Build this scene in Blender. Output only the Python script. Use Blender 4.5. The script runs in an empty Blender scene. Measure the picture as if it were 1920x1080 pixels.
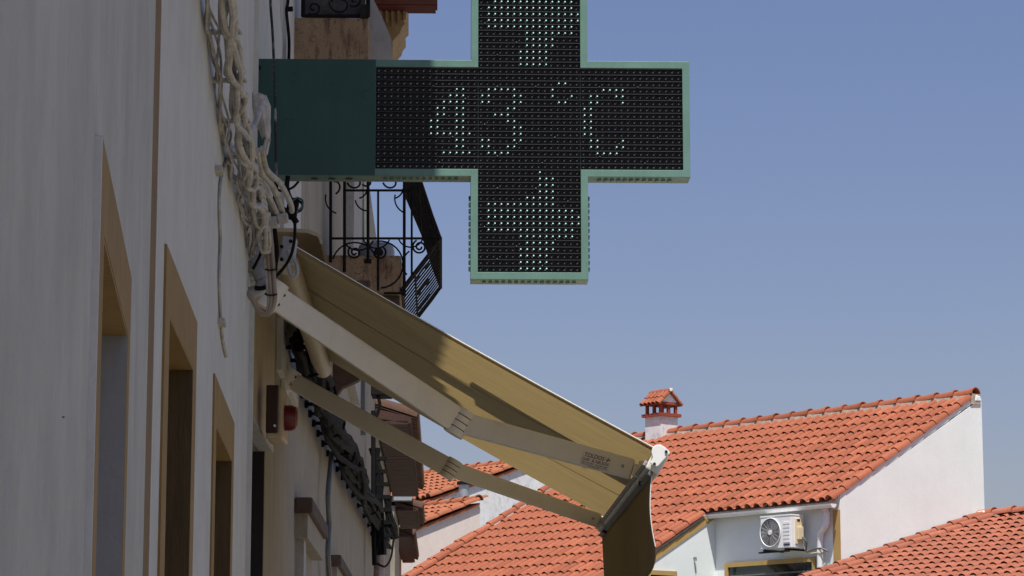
import bpy, bmesh, math, random
from mathutils import Vector, Matrix
random.seed(7)
V = Vector
R = math.radians
scene = bpy.context.scene
COL = scene.collection

# ------------------------------------------------------------------ camera
F_PX = 4960.0
PITCH = math.atan(834.0 / F_PX)
EZ = 1.6
EYE = V((0, 0, EZ))
cam_d = bpy.data.cameras.new('camera')
cam = bpy.data.objects.new('camera', cam_d)
COL.objects.link(cam)
cam.location = EYE
cam.rotation_euler = (math.pi / 2 + PITCH, 0, 0)
cam_d.sensor_width = 36.0
cam_d.lens = F_PX / 1920.0 * 36.0
cam_d.clip_start = 0.05
cam_d.clip_end = 3000
scene.camera = cam

# ------------------------------------------------------------------ sky, sun, exposure
SUN_EL = R(67.5)
SUN_AZ = R(1.0)            # the sun stands behind the camera, this far to the left
to_sun = V((-math.sin(SUN_AZ) * math.cos(SUN_EL), -math.cos(SUN_AZ) * math.cos(SUN_EL), math.sin(SUN_EL)))
world = bpy.data.worlds.new('World')
scene.world = world
world.use_nodes = True
wn = world.node_tree
bg = wn.nodes['Background']
sky = wn.nodes.new('ShaderNodeTexSky')
sky.sky_type = 'NISHITA'
sky.sun_disc = False
sky.sun_elevation = SUN_EL
sky.sun_rotation = math.pi + SUN_AZ
sky.altitude = 1500
sky.air_density = 1.6
sky.dust_density = 4.0
sky.ozone_density = 6.0
tint = wn.nodes.new('ShaderNodeMix')
tint.data_type = 'RGBA'
tint.blend_type = 'MULTIPLY'
tint.inputs[0].default_value = 1.0
tint.inputs[7].default_value = (1.07, 0.905, 1.025, 1)
wn.links.new(sky.outputs[0], tint.inputs[6])
wn.links.new(tint.outputs[2], bg.inputs[0])
bg.inputs[1].default_value = 0.07
sun_d = bpy.data.lights.new('sun', 'SUN')
sun = bpy.data.objects.new('sun', sun_d)
COL.objects.link(sun)
sun_d.energy = 5.0
sun_d.angle = R(0.53)
sun_d.color = (1.0, 0.97, 0.90)
sun.rotation_euler = (-to_sun).to_track_quat('-Z', 'Y').to_euler()
sun.location = (0, -5, 30)
scene.view_settings.view_transform = 'Standard'
scene.view_settings.look = 'None'
scene.view_settings.exposure = 0.35
scene.view_settings.gamma = 1.0
scene.view_settings.use_curve_mapping = False
scene.render.resolution_x = 1024
scene.render.resolution_y = 576
scene.render.engine = 'CYCLES'

# ------------------------------------------------------------------ geometry of the place
CP, SP = math.cos(PITCH), math.sin(PITCH)
def ray(px, py):
    u, v = px - 960.0, 540.0 - py
    return V((u, F_PX * CP - v * SP, F_PX * SP + v * CP))
def P(px, py, d):
    r = ray(px, py)
    return EYE + r * (d / r.y)
def proj(p):
    q = p - EYE
    dep = q.y * CP + q.z * SP
    up = -q.y * SP + q.z * CP
    return 960 + F_PX * q.x / dep, 540 - F_PX * up / dep
def plane_hit(px, py, p0, n):
    r = ray(px, py)
    return EYE + r * ((p0 - EYE).dot(n) / r.dot(n))
class Wall:
    """vertical plane through p, running along D, facing N"""
    def __init__(self, p, vpx=None, D=None):
        if D is None:
            r = ray(vpx, 1374.0)
            a = math.atan2(r.x, r.y)
            D = V((math.sin(a), math.cos(a), 0))
        self.D = D
        self.N = V((D.y, -D.x, 0))
        self.o = V((p.x, p.y, 0))
    def hit(self, px, py, off=0.0):
        return plane_hit(px, py, self.o + self.N * off, self.N)
    def s(self, px, py, off=0.0):
        return (self.hit(px, py, off) - self.o).dot(self.D)
    def pt(self, s, z, off=0.0):
        q = self.o + self.D * s + self.N * off
        return V((q.x, q.y, z))

# ------------------------------------------------------------------ materials
MATS = {}
def new_mat(name):
    m = bpy.data.materials.new(name)
    m.use_nodes = True
    MATS[name] = m
    nt = m.node_tree
    return m, nt, nt.nodes['Principled BSDF']
def N_(nt, t, **kw):
    n = nt.nodes.new(t)
    for k, v in kw.items():
        setattr(n, k, v)
    return n
def tex_coord(nt, scale=(1, 1, 1), world_space=True):
    if world_space:
        g = N_(nt, 'ShaderNodeNewGeometry')
        src = g.outputs['Position']
    else:
        src = N_(nt, 'ShaderNodeTexCoord').outputs['Object']
    mp = N_(nt, 'ShaderNodeMapping')
    mp.inputs['Scale'].default_value = scale
    nt.links.new(src, mp.inputs['Vector'])
    return mp.outputs['Vector']
def noise(nt, vec, scale, detail=4, rough=0.6):
    n = N_(nt, 'ShaderNodeTexNoise')
    n.inputs['Scale'].default_value = scale
    n.inputs['Detail'].default_value = detail
    n.inputs['Roughness'].default_value = rough
    nt.links.new(vec, n.inputs['Vector'])
    return n.outputs['Fac']
def ramp(nt, fac, stops):
    r = N_(nt, 'ShaderNodeValToRGB')
    el = r.color_ramp.elements
    while len(el) < len(stops):
        el.new(0.5)
    for e, (p, c) in zip(el, stops):
        e.position = p
        e.color = (*c, 1)
    nt.links.new(fac, r.inputs['Fac'])
    return r.outputs['Color']
def mixc(nt, fac, a, b, mode='MIX'):
    m = N_(nt, 'ShaderNodeMix', data_type='RGBA', blend_type=mode)
    for sock, val in ((m.inputs[0], fac), (m.inputs[6], a), (m.inputs[7], b)):
        if hasattr(val, 'is_output'):
            nt.links.new(val, sock)
        elif isinstance(val, (int, float)):
            sock.default_value = val
        else:
            sock.default_value = (*val, 1)
    return m.outputs[2]
def bump(nt, bsdf, height, strength, dist=0.01):
    b = N_(nt, 'ShaderNodeBump')
    b.inputs['Strength'].default_value = strength
    b.inputs['Distance'].default_value = dist
    nt.links.new(height, b.inputs['Height'])
    nt.links.new(b.outputs['Normal'], bsdf.inputs['Normal'])
def mat(name, col, rough=0.6, metal=0.0, var=0.0, scale=8.0, bmp=0.0, streak=0.0, streak_col=(0.2, 0.17, 0.13),
        spots=0.0, spot_col=(0.1, 0.08, 0.06), spec=0.4, vscale=(1, 1, 1), rand=0.0, bscale=60.0):
    m, nt, b = new_mat(name)
    b.inputs['Roughness'].default_value = rough
    b.inputs['Metallic'].default_value = metal
    b.inputs['Specular IOR Level'].default_value = spec
    vec = tex_coord(nt, vscale)
    c = col
    if var > 0:
        f = noise(nt, vec, scale, 6, 0.65)
        lo = tuple(max(0, x * (1 - var)) for x in col)
        hi = tuple(min(1, x * (1 + var)) for x in col)
        c = ramp(nt, f, [(0.3, lo), (0.7, hi)])
    if streak > 0:
        sv = tex_coord(nt, (14, 14, 0.9))
        f = noise(nt, sv, 1.0, 5, 0.7)
        k = ramp(nt, f, [(0.5, (0, 0, 0)), (0.75, (streak,) * 3)])
        c = mixc(nt, k, c, streak_col)
    if spots > 0:
        f = noise(nt, tex_coord(nt, (1, 1, 0.6)), 9.0, 8, 0.75)
        k = ramp(nt, f, [(0.51, (0, 0, 0)), (0.66, (spots,) * 3)])
        c = mixc(nt, k, c, spot_col)
    if rand > 0:
        oi = N_(nt, 'ShaderNodeObjectInfo')
        k = ramp(nt, oi.outputs['Random'], [(0.0, (1 - rand,) * 3), (1.0, (1 + rand * 0.6,) * 3)])
        c = mixc(nt, 1.0, c, k, 'MULTIPLY')
    if hasattr(c, 'is_output'):
        nt.links.new(c, b.inputs['Base Color'])
    else:
        b.inputs['Base Color'].default_value = (*c, 1)
    if bmp > 0:
        bump(nt, b, noise(nt, vec, bscale, 5, 0.6), bmp)
    return m

mat('plaster_old', (0.43, 0.425, 0.38), 0.9, var=0.13, scale=5.0, bmp=0.7, streak=0.16, streak_col=(0.33, 0.31, 0.27), spots=0.16, spot_col=(0.28, 0.26, 0.23), bscale=40)
mat('plaster_white', (0.50, 0.498, 0.45), 0.85, var=0.09, scale=6.0, bmp=0.5, streak=0.18, streak_col=(0.50, 0.48, 0.44), bscale=45)
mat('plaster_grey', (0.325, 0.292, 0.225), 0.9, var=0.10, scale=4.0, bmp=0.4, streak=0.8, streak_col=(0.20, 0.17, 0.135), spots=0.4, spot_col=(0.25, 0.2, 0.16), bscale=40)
mat('plaster_strip', (0.56, 0.55, 0.52), 0.9, var=0.08, scale=6.0, bmp=0.3, streak=0.3, streak_col=(0.35, 0.32, 0.28))
mat('limewash', (0.765, 0.81, 0.785), 0.9, var=0.05, scale=1.2, bmp=0.2, streak=0.10, streak_col=(0.58, 0.56, 0.53), bscale=20)
mat('limewash_stained', (0.70, 0.70, 0.69), 0.9, var=0.10, scale=2.0, bmp=0.2, spots=0.5, spot_col=(0.25, 0.24, 0.24), bscale=20)
mat('plaster_cream', (0.74, 0.64, 0.56), 0.9, var=0.05, scale=1.2, bmp=0.2, spots=0.25, spot_col=(0.45, 0.36, 0.32), bscale=20)
mat('ochre', (0.25, 0.155, 0.042), 0.75, var=0.14, scale=9.0, bmp=0.15)
mat('ochre_far', (0.42, 0.275, 0.095), 0.8, var=0.08, scale=4.0)
mat('brown_band', (0.19, 0.118, 0.045), 0.8, var=0.12, scale=9.0, bmp=0.2)
mat('brown_wood', (0.085, 0.052, 0.014), 0.6, var=0.25, scale=12.0, bmp=0.2, vscale=(6, 6, 0.6))
mat('grey_shutter', (0.28, 0.28, 0.275), 0.7, var=0.12, scale=6.0, bmp=0.2, streak=0.3, streak_col=(0.17, 0.17, 0.16))
def stone_mat():
    m, nt, b = new_mat('stained_stone')
    b.inputs['Roughness'].default_value = 0.92
    vec = tex_coord(nt)
    c = ramp(nt, noise(nt, vec, 7.0, 5, 0.6), [(0.3, (0.25, 0.165, 0.09)), (0.7, (0.37, 0.26, 0.155))])
    k = ramp(nt, noise(nt, tex_coord(nt, (26, 26, 5)), 1.0, 8, 0.75), [(0.50, (0, 0, 0)), (0.64, (0.92, 0.92, 0.92))])
    c = mixc(nt, k, c, (0.10, 0.045, 0.03))
    k = ramp(nt, noise(nt, vec, 60.0, 8, 0.8), [(0.56, (0, 0, 0)), (0.63, (1, 1, 1))])
    c = mixc(nt, k, c, (0.035, 0.02, 0.015))
    nt.links.new(c, b.inputs['Base Color'])
    bump(nt, b, noise(nt, vec, 80, 6, 0.7), 0.5)
stone_mat()
mat('tan_moulding', (0.34, 0.25, 0.14), 0.9, var=0.2, scale=16.0, bmp=0.5, streak=0.4, streak_col=(0.2, 0.13, 0.07))
mat('grey_moulding', (0.40, 0.385, 0.365), 0.9, var=0.12, scale=7.0, bmp=0.3, spots=0.25)
mat('brown_moulding', (0.09, 0.058, 0.042), 0.85, var=0.3, scale=14.0, bmp=0.4, spots=0.7, spot_col=(0.09, 0.05, 0.04))
mat('eave_red', (0.085, 0.012, 0.010), 0.8, var=0.3, scale=10.0, bmp=0.3)
mat('eave_brown', (0.05, 0.022, 0.016), 0.8, var=0.3, scale=10.0, bmp=0.3)
def painted_metal(name, col, rough, fleck):
    m, nt, b = new_mat(name)
    vec = tex_coord(nt)
    lo, hi = tuple(x * .86 for x in col), tuple(x * 1.1 for x in col)
    c = ramp(nt, noise(nt, vec, 6.0, 5, 0.6), [(0.3, lo), (0.7, hi)])
    k = ramp(nt, noise(nt, tex_coord(nt, (30, 30, 2.5)), 1.0, 5, 0.7), [(0.5, (0, 0, 0)), (0.8, (0.35, 0.35, 0.35))])
    c = mixc(nt, k, c, tuple(x * .6 for x in col))
    k = ramp(nt, noise(nt, vec, 110.0, 3, 0.6), [(0.755, (0, 0, 0)), (0.77, (fleck,) * 3)])
    c = mixc(nt, k, c, (0.45, 0.5, 0.46))
    nt.links.new(c, b.inputs['Base Color'])
    r = ramp(nt, noise(nt, vec, 18.0, 5, 0.7), [(0.3, (rough * .8,) * 3), (0.7, (rough * 1.4,) * 3)])
    nt.links.new(r, b.inputs['Roughness'])
    bump(nt, b, noise(nt, vec, 4.0, 2, 0.5), 0.05)
painted_metal('green_metal', (0.13, 0.24, 0.20), 0.36, 0.5)
painted_metal('green_dark', (0.022, 0.074, 0.060), 0.32, 0.9)  # darker copy of the green; on the mounting panel it carries eave shade
mat('sign_black', (0.010, 0.010, 0.011), 0.5, spec=0.3)
mat('visor', (0.04, 0.04, 0.041), 0.5, spec=0.4)
mat('led_off', (0.34, 0.36, 0.36), 0.26, spec=1.0)
mat('iron', (0.010, 0.009, 0.009), 0.8, var=0.3, scale=20.0, spec=0.15)
mat('iron_rust', (0.022, 0.019, 0.016), 0.8, var=0.6, scale=30.0, bmp=0.3, spec=0.15)
mat('cable_paint', (0.42, 0.40, 0.355), 0.85, var=0.25, scale=40.0, bmp=0.5, spots=0.6, spot_col=(0.19, 0.16, 0.125), bscale=160)
mat('cable_black', (0.008, 0.008, 0.008), 0.8, var=0.4, scale=30.0, spec=0.12)
mat('cable_flaked', (0.014, 0.014, 0.014), 0.6, spots=0.9, spot_col=(0.5, 0.5, 0.48))
mat('cable_brown', (0.27, 0.21, 0.15), 0.55, var=0.2, scale=20.0)
mat('conduit_grey', (0.33, 0.33, 0.33), 0.55, var=0.12, scale=10.0)
mat('conduit_dark', (0.13, 0.135, 0.14), 0.55, var=0.15, scale=10.0)
mat('arm_paint', (0.68, 0.66, 0.60), 0.42, var=0.06, scale=6.0, spec=0.45, spots=0.12, spot_col=(0.3, 0.26, 0.19))
mat('cream_paint', (0.42, 0.35, 0.23), 0.5, var=0.08, scale=7.0, spec=0.45)
mat('white_cap', (0.80, 0.80, 0.78), 0.35, var=0.03, scale=9.0, spec=0.5)
mat('dark_screw', (0.05, 0.05, 0.05), 0.4, metal=0.7)
mat('label_plate', (0.60, 0.58, 0.56), 0.4, var=0.03)
mat('label_red', (0.13, 0.014, 0.02), 0.5)
mat('label_black', (0.012, 0.012, 0.014), 0.5)
mat('alarm_cream', (0.42, 0.345, 0.23), 0.4, var=0.06)
mat('alarm_dark', (0.03, 0.013, 0.008), 0.25, var=0.2)
mat('alarm_red', (0.11, 0.005, 0.009), 0.3, spec=0.4)
mat('galvanised', (0.42, 0.44, 0.45), 0.45, metal=0.6, var=0.2, scale=8.0)
mat('white_plastic', (0.78, 0.78, 0.77), 0.4, var=0.03, scale=6.0)
mat('yellow_plastic', (0.66, 0.56, 0.36), 0.5, var=0.08, scale=5.0)
mat('fan_grille', (0.10, 0.10, 0.10), 0.5)
mat('fan_blade', (0.26, 0.26, 0.26), 0.5)
mat('dark_room', (0.012, 0.012, 0.012), 0.8)  # near-black, stands in for the shade inside the doorway
mat('chimney_paint', (0.27, 0.055, 0.03), 0.8, var=0.15, scale=8.0)
mat('mortar', (0.40, 0.34, 0.27), 0.95, var=0.25, scale=14.0, bmp=0.4, spots=0.5, spot_col=(0.15, 0.12, 0.08))
mat('paving', (0.20, 0.175, 0.14), 0.9, var=0.2, scale=2.0, bmp=0.4)
mat('screen_grey', (0.07, 0.068, 0.066), 0.7, var=0.5, scale=18.0, bmp=0.4)
mat('canister', (0.34, 0.35, 0.35), 0.3, var=0.12, scale=8.0)
mat('pipe_rust', (0.35, 0.32, 0.30), 0.4, metal=0.5, var=0.25, scale=7.0, spots=0.6, spot_col=(0.28, 0.1, 0.05))

def tile_mat(name, base, rand, lich=0.3):
    m, nt, b = new_mat(name)
    b.inputs['Roughness'].default_value = 0.82
    b.inputs['Specular IOR Level'].default_value = 0.25
    vec = tex_coord(nt)
    f = noise(nt, vec, 1.6, 6, 0.7)
    c = ramp(nt, f, [(0.3, tuple(x * 0.86 for x in base)), (0.7, tuple(x * 1.1 for x in base))])
    f2 = noise(nt, vec, 22.0, 5, 0.7)
    k2 = ramp(nt, f2, [(0.35, (0.84, 0.82, 0.8)), (0.6, (1.05, 1.05, 1.05))])
    c = mixc(nt, 1.0, c, k2, 'MULTIPLY')
    f3 = noise(nt, vec, 5.0, 8, 0.8)
    k3 = ramp(nt, f3, [(0.66, (0, 0, 0)), (0.74, (lich,) * 3)])
    c = mixc(nt, k3, c, (0.24, 0.17, 0.12))
    oi = N_(nt, 'ShaderNodeObjectInfo')
    k = ramp(nt, oi.outputs['Random'], [(0.0, (1 - rand, 1 - rand * 1.1, 1 - rand * 1.2)), (1.0, (1 + rand * 0.5,) * 3)])
    c = mixc(nt, 1.0, c, k, 'MULTIPLY')
    nt.links.new(c, b.inputs['Base Color'])
    bump(nt, b, noise(nt, vec, 30, 4, 0.6), 0.25)
tile_mat('tile', (0.325, 0.103, 0.054), 0.20, 0.45)
tile_mat('tile_pale', (0.335, 0.115, 0.068), 0.17, 0.35)
tile_mat('tile_back', (0.345, 0.120, 0.060), 0.10, 0.3)
tile_mat('tile_old', (0.085, 0.045, 0.03), 0.2, 0.5)

def fabric_mat():
    m, nt, b = new_mat('awning_fabric')
    vec = tex_coord(nt)
    f = noise(nt, tex_coord(nt, (2, 9, 2)), 3.0, 5, 0.6)
    c = ramp(nt, f, [(0.3, (0.41, 0.345, 0.205)), (0.7, (0.49, 0.415, 0.255))])
    f2 = noise(nt, vec, 26.0, 6, 0.8)
    k2 = ramp(nt, f2, [(0.62, (0, 0, 0)), (0.75, (0.3, 0.3, 0.3))])
    c = mixc(nt, k2, c, (0.30, 0.22, 0.11))
    nt.links.new(c, b.inputs['Base Color'])
    b.inputs['Roughness'].default_value = 0.9
    b.inputs['Specular IOR Level'].default_value = 0.1
    tr = N_(nt, 'ShaderNodeBsdfTranslucent')
    nt.links.new(mixc(nt, 1.0, c, (0.66, 0.56, 0.38), 'MULTIPLY'), tr.inputs['Color'])
    mx = N_(nt, 'ShaderNodeMixShader')
    mx.inputs[0].default_value = 0.38
    nt.links.new(b.outputs[0], mx.inputs[1])
    nt.links.new(tr.outputs[0], mx.inputs[2])
    nt.links.new(mx.outputs[0], nt.nodes['Material Output'].inputs['Surface'])
fabric_mat()
def emit_mat(name, col, strength):
    m, nt, b = new_mat(name)
    b.inputs['Base Color'].default_value = (*col, 1)
    b.inputs['Emission Color'].default_value = (*col, 1)
    b.inputs['Emission Strength'].default_value = strength
    b.inputs['Roughness'].default_value = 0.2
emit_mat('led_lit', (0.62, 1.0, 0.86), 0.75)
def glass_mat():
    m, nt, b = new_mat('window_glass')
    b.inputs['Base Color'].default_value = (0.012, 0.02, 0.018, 1)
    b.inputs['Roughness'].default_value = 0.06
    b.inputs['Specular IOR Level'].default_value = 0.5
glass_mat()

# ------------------------------------------------------------------ mesh building
ORG = {}
class MB:
    def __init__(self):
        self.v = []
        self.f = []
        self.smooth = False
    def add(self, vs, fs):
        n = len(self.v)
        self.v += [V(p) for p in vs]
        self.f += [[i + n for i in f] for f in fs]
        return self
    def hexa(self, c):
        """8 corners: bottom 4 then top 4 in the same order"""
        return self.add(c, [(3, 2, 1, 0), (4, 5, 6, 7), (0, 1, 5, 4), (1, 2, 6, 5), (2, 3, 7, 6), (3, 0, 4, 7)])
    def obox(self, o, ax, ay, az):
        """box from corner o with three edge vectors"""
        o = V(o); ax = V(ax); ay = V(ay); az = V(az)
        return self.hexa([o, o + ax, o + ax + ay, o + ay, o + az, o + ax + az, o + ax + ay + az, o + ay + az])
    def cbox(self, c, ax, ay, az):
        c = V(c)
        return self.obox(c - (V(ax) + V(ay) + V(az)) / 2, ax, ay, az)
    def wbox(self, w, s0, s1, z0, z1, o0, o1):
        """box in wall coordinates: along, height, outwards"""
        return self.obox(w.pt(s0, z0, o0), w.D * (s1 - s0), w.N * (o1 - o0), V((0, 0, z1 - z0)))
    def prism(self, pts, ext):
        """closed polygon pts extruded by vector ext"""
        n = len(pts)
        ext = V(ext)
        vs = [V(p) for p in pts] + [V(p) + ext for p in pts]
        fs = [tuple(range(n - 1, -1, -1)), tuple(range(n, 2 * n))]
        fs += [(i, (i + 1) % n, (i + 1) % n + n, i + n) for i in range(n)]
        return self.add(vs, fs)
    def tube(self, pts, r, seg=8, closed=False, flat=1.0):
        pts = [V(p) for p in pts]
        n = len(pts)
        rr = r if isinstance(r, (list, tuple)) else [r] * n
        vs, fs = [], []
        prev = None
        for i, p in enumerate(pts):
            if closed:
                t = pts[(i + 1) % n] - pts[i - 1]
            else:
                t = pts[min(i + 1, n - 1)] - pts[max(i - 1, 0)]
            if t.length < 1e-9:
                t = V((0, 0, 1))
            t.normalize()
            if prev is None:
                a = V((0, 0, 1)) if abs(t.z) < 0.9 else V((0, 1, 0))
                nrm = (a - t * a.dot(t)).normalized()
            else:
                nrm = (prev - t * prev.dot(t))
                nrm = nrm.normalized() if nrm.length > 1e-6 else t.orthogonal().normalized()
            prev = nrm
            b = t.cross(nrm)
            for k in range(seg):
                a = 2 * math.pi * k / seg
                vs.append(p + (nrm * math.cos(a) + b * (math.sin(a) * flat)) * rr[i])
        m = n if closed else n - 1
        for i in range(m):
            for k in range(seg):
                j = (i + 1) % n
                fs.append((i * seg + k, i * seg + (k + 1) % seg, j * seg + (k + 1) % seg, j * seg + k))
        if not closed:
            fs.append(tuple(range(seg - 1, -1, -1)))
            fs.append(tuple((n - 1) * seg + k for k in range(seg)))
        return self.add(vs, fs)
    def grid(self, rows):
        n = len(rows[0])
        vs = [p for r in rows for p in r]
        fs = []
        for i in range(len(rows) - 1):
            for j in range(n - 1):
                fs.append((i * n + j, i * n + j + 1, (i + 1) * n + j + 1, (i + 1) * n + j))
        return self.add(vs, fs)
    def mesh(self, name, material, origin=V((0, 0, 0)), bevel=0.0, smooth=False, fix=True):
        me = bpy.data.meshes.new(name)
        me.from_pydata([p - origin for p in self.v], [], self.f)
        if fix or bevel > 0:
            bm = bmesh.new()
            bm.from_mesh(me)
            if fix:
                bmesh.ops.recalc_face_normals(bm, faces=bm.faces)
            if bevel > 0:
                ed = [e for e in bm.edges if len(e.link_faces) == 2 and e.calc_face_angle(0) > 0.5]
                bmesh.ops.bevel(bm, geom=ed, offset=bevel, segments=2, affect='EDGES', profile=0.6, clamp_overlap=True)
            bm.to_mesh(me)
            bm.free()
        me.materials.append(MATS[material])
        if smooth:
            me.polygons.foreach_set('use_smooth', [True] * len(me.polygons))
            try:
                me.set_sharp_from_angle(angle=R(40))
            except Exception:
                pass
        me.update()
        return me
    def build(self, name, material, parent=None, origin=None, **kw):
        if parent is not None:
            org = ORG[parent.name]
        else:
            org = origin if origin is not None else V((0, 0, 0))
        o = bpy.data.objects.new(name, self.mesh(name, material, org, **kw))
        COL.objects.link(o)
        if parent is not None:
            o.parent = parent
        else:
            o.location = org
        ORG[o.name] = org
        return o
def thing(name, loc, label, cat, group=None):
    o = bpy.data.objects.new(name, None)
    o.empty_display_size = 0.1
    COL.objects.link(o)
    o.location = loc
    ORG[o.name] = V(loc)
    return tag(o, label, cat, group)
def tag(o, label, cat, group=None, kind=None):
    if label: o['label'] = label
    if cat: o['category'] = cat
    if group: o['group'] = group
    if kind: o['kind'] = kind
    return o
def place(name, me, parent, M):
    """one more object that shares a mesh; M is its world matrix"""
    o = bpy.data.objects.new(name, me)
    COL.objects.link(o)
    o.parent = parent
    o.matrix_local = Matrix.Translation(-ORG[parent.name]) @ M
    ORG[o.name] = ORG[parent.name]
    return o
def frame_matrix(o, x, y, z):
    return Matrix(((x.x, y.x, z.x, o.x), (x.y, y.y, z.y, o.y), (x.z, y.z, z.z, o.z), (0, 0, 0, 1)))
def smooth_path(pts, n=6):
    """Catmull-Rom through the points"""
    pts = [V(p) for p in pts]
    out = []
    for i in range(len(pts) - 1):
        p0, p1, p2, p3 = pts[max(i - 1, 0)], pts[i], pts[i + 1], pts[min(i + 2, len(pts) - 1)]
        for k in range(n):
            t = k / n
            out.append(0.5 * ((2 * p1) + (p2 - p0) * t + (2 * p0 - 5 * p1 + 4 * p2 - p3) * t * t + (3 * p1 - p0 - 3 * p2 + p3) * t ** 3))
    out.append(pts[-1])
    return out
UP = V((0, 0, 1))

# ================================================================== ground
g = MB()
g.grid([[V((x, y, 0)) for x in (-900, 0, 900)] for y in (-600, 60, 1200)])
tag(g.build('ground', 'paving'), None, None, kind='structure')

# ================================================================== the street side on the left
W1 = Wall(P(466, 700, 7.5), 668)
W0 = Wall(W1.hit(278, 900), 421)
W2 = Wall(P(466, 700, 7.5) - V((0.05, 0, 0)), 830)

def wall_with_openings(w, s0, s1, ztop, openings, thick, matname, parent):
    """openings: (sa, sb, za, zb) sorted along the wall"""
    m = MB()
    cur = s0
    for sa, sb, za, zb in openings:
        m.wbox(w, cur, sa, 0, ztop, -thick, 0)
        if za > 0:
            m.wbox(w, sa, sb, 0, za, -thick, 0)
        m.wbox(w, sa, sb, zb, ztop, -thick, 0)
        cur = sb
    m.wbox(w, cur, s1, 0, ztop, -thick, 0)
    return m.build('wall', matname, parent)

def surround(w, sa, sb, za, zb, width, proud, parent, matname, reveal, depth, panel, side=None):
    """painted band round an opening, its reveals and the shutter inside"""
    win = MB().wbox(w, sa + 0.002, sb - 0.002, za + 0.002, zb - 0.002, -depth - 0.03, -depth).build('window', panel, parent)
    for k in range(1, 5):
        x = sa + (sb - sa) * k / 5
        MB().wbox(w, x - 0.006, x + 0.006, za + 0.01, zb - 0.01, -depth, -depth + 0.008).build('shutter_batten', panel, win)
    for a, b, c, d in ((sa - width, sa, za - width, zb + width), (sb, sb + width, za - width, zb + width),
                       (sa, sb, zb, zb + width), (sa, sb, za - width, za)):
        MB().wbox(w, a, b, c, d, 0.0, proud).build('surround', matname, win)
    t = 0.004
    for a, b, c, d in ((sa, sa + t, za, zb), (sb - t, sb, za, zb)):
        MB().wbox(w, a, b, c, d, -depth, proud * 0.9).build('reveal', reveal, win)
    for c, d in ((zb - t, zb), (za, za + t)):
        MB().wbox(w, sa + t, sb - t, c, d, -depth, proud * 0.9).build('reveal', matname, win)
    return win

# --- nearest house (left edge of the picture)
h0 = thing('street_house', W0.pt(-1.5, 0), 'nearest off-white street house, with a grey shuttered ochre-framed window at the left edge', 'house', 'houses along the left side of the street')
W0_END = -0.0
sa, sb, zt = W0.s(193, 240, .006) + 0.075, W0.s(247, 508, .006) - 0.07, W0.hit(193, 240, .006).z - 0.082
wall_with_openings(W0, -9.0, -0.012, 6.3, [(sa, sb, 0.95, zt)], 0.4, 'plaster_old', h0)
surround(W0, sa, sb, 0.95, zt, 0.075, 0.006, h0, 'ochre', 'grey_shutter', 0.16, 'grey_shutter')
m = MB().wbox(W0, sa - 0.083, sa - 0.0752, 0.86, zt + 0.073, 0.0, 0.0062)
m.build('surround_edge', 'plaster_strip', h0)
MB().wbox(W0, -0.060, -0.014, 0, 6.2, 0.0, 0.006).build('corner_strip', 'plaster_strip', h0)
m = MB()
q = W0.hit(116, 782)
m.tube([q - W0.N * 0.005, q + W0.N * 0.002], 0.0006, 8)
m.build('nail', 'conduit_dark', h0)

# --- second house
h1 = thing('street_house', W1.pt(-1.7, 0), 'white rendered house with two ochre-framed openings and cable bundle, second from the left', 'house', 'houses along the left side of the street')
b0, b1 = W1.s(265, 1000, .008), W1.s(281, 1000, .008)
MB().wbox(W1, b0, b1, 0, 6.2, 0.0, 0.008).build('painted_band', 'brown_band', h1)
ops = []
for (l, r_, so) in (((313, 457), (370, 620), (362, 690)), ((403, 700), (440, 785), (435, 862))):
    a = W1.s(*l, .004); b = W1.s(*r_, .004); c = W1.s(*so, .004)
    zo = W1.hit(*l, .004).z; zi = W1.hit(*so, .004).z
    wd = zo - zi
    ops.append((a + wd, b - wd, 0.9, zi, wd))
wall_with_openings(W1, b0 - 0.05, 0.0, 6.3, [o[:4] for o in ops], 0.4, 'plaster_white', h1)
for o in ops:
    surround(W1, o[0], o[1], o[2], o[3], o[4], 0.004, h1, 'ochre', 'brown_wood', 0.17, 'brown_wood')
# painted-over wire running down this wall, with its clips
pts = [W1.hit(x, y, 0.004) for x, y in ((433, 270), (425, 300), (414, 335), (411, 390), (413, 450), (411, 520), (414, 600), (418, 640), (424, 668))]
MB().tube(smooth_path(pts, 4), 0.0042, 6).build('wall_wire', 'cable_paint', h1, smooth=True)
for x, y in ((411, 320), (416, 605)):
    c = W1.hit(x, y, 0.008)
    MB().cbox(c, W1.D * 0.07, W1.N * 0.016, UP * 0.011).build('wire_clip', 'cable_paint', h1)
q = W1.hit(444, 520, 0.0)
MB().wbox(W1, -0.012, 0.006, 0, 6.2, 0.0, 0.014).build('edge_strip', 'plaster_white', h1)

# --- painted cable bundle on standoffs along the second house
def standoff(w, s, z, length, r, parent, matname, clamp=True):
    m = MB()
    m.tube([w.pt(s, z, -0.01), w.pt(s, z - 0.001, length * 0.5), w.pt(s, z, length)], [r * 1.5, r, r], 8)
    o = m.build('standoff', matname, parent, smooth=True)
    if clamp:
        m = MB()
        cz = z - 0.004
        m.cbox(w.pt(s, cz, length + 0.007), w.D * 0.016, w.N * 0.022, UP * 0.024)
        m.build('clamp', matname, o, bevel=0.003)
        m = MB()
        m.tube([w.pt(s + 0.018 * math.cos(a), z + 0.003 * math.sin(3 * a), length + 0.008 + 0.021 * math.sin(a)) for a in [2 * math.pi * k / 14 for k in range(14)]], 0.003, 6, closed=True)
        m.build('tie', matname, o, smooth=True)
    return o
cb = thing('cable_bundle', W1.pt(-1.5, 2.9), 'bundle of cables painted over in off-white, on standoffs above the ochre openings', 'cables')
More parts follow.
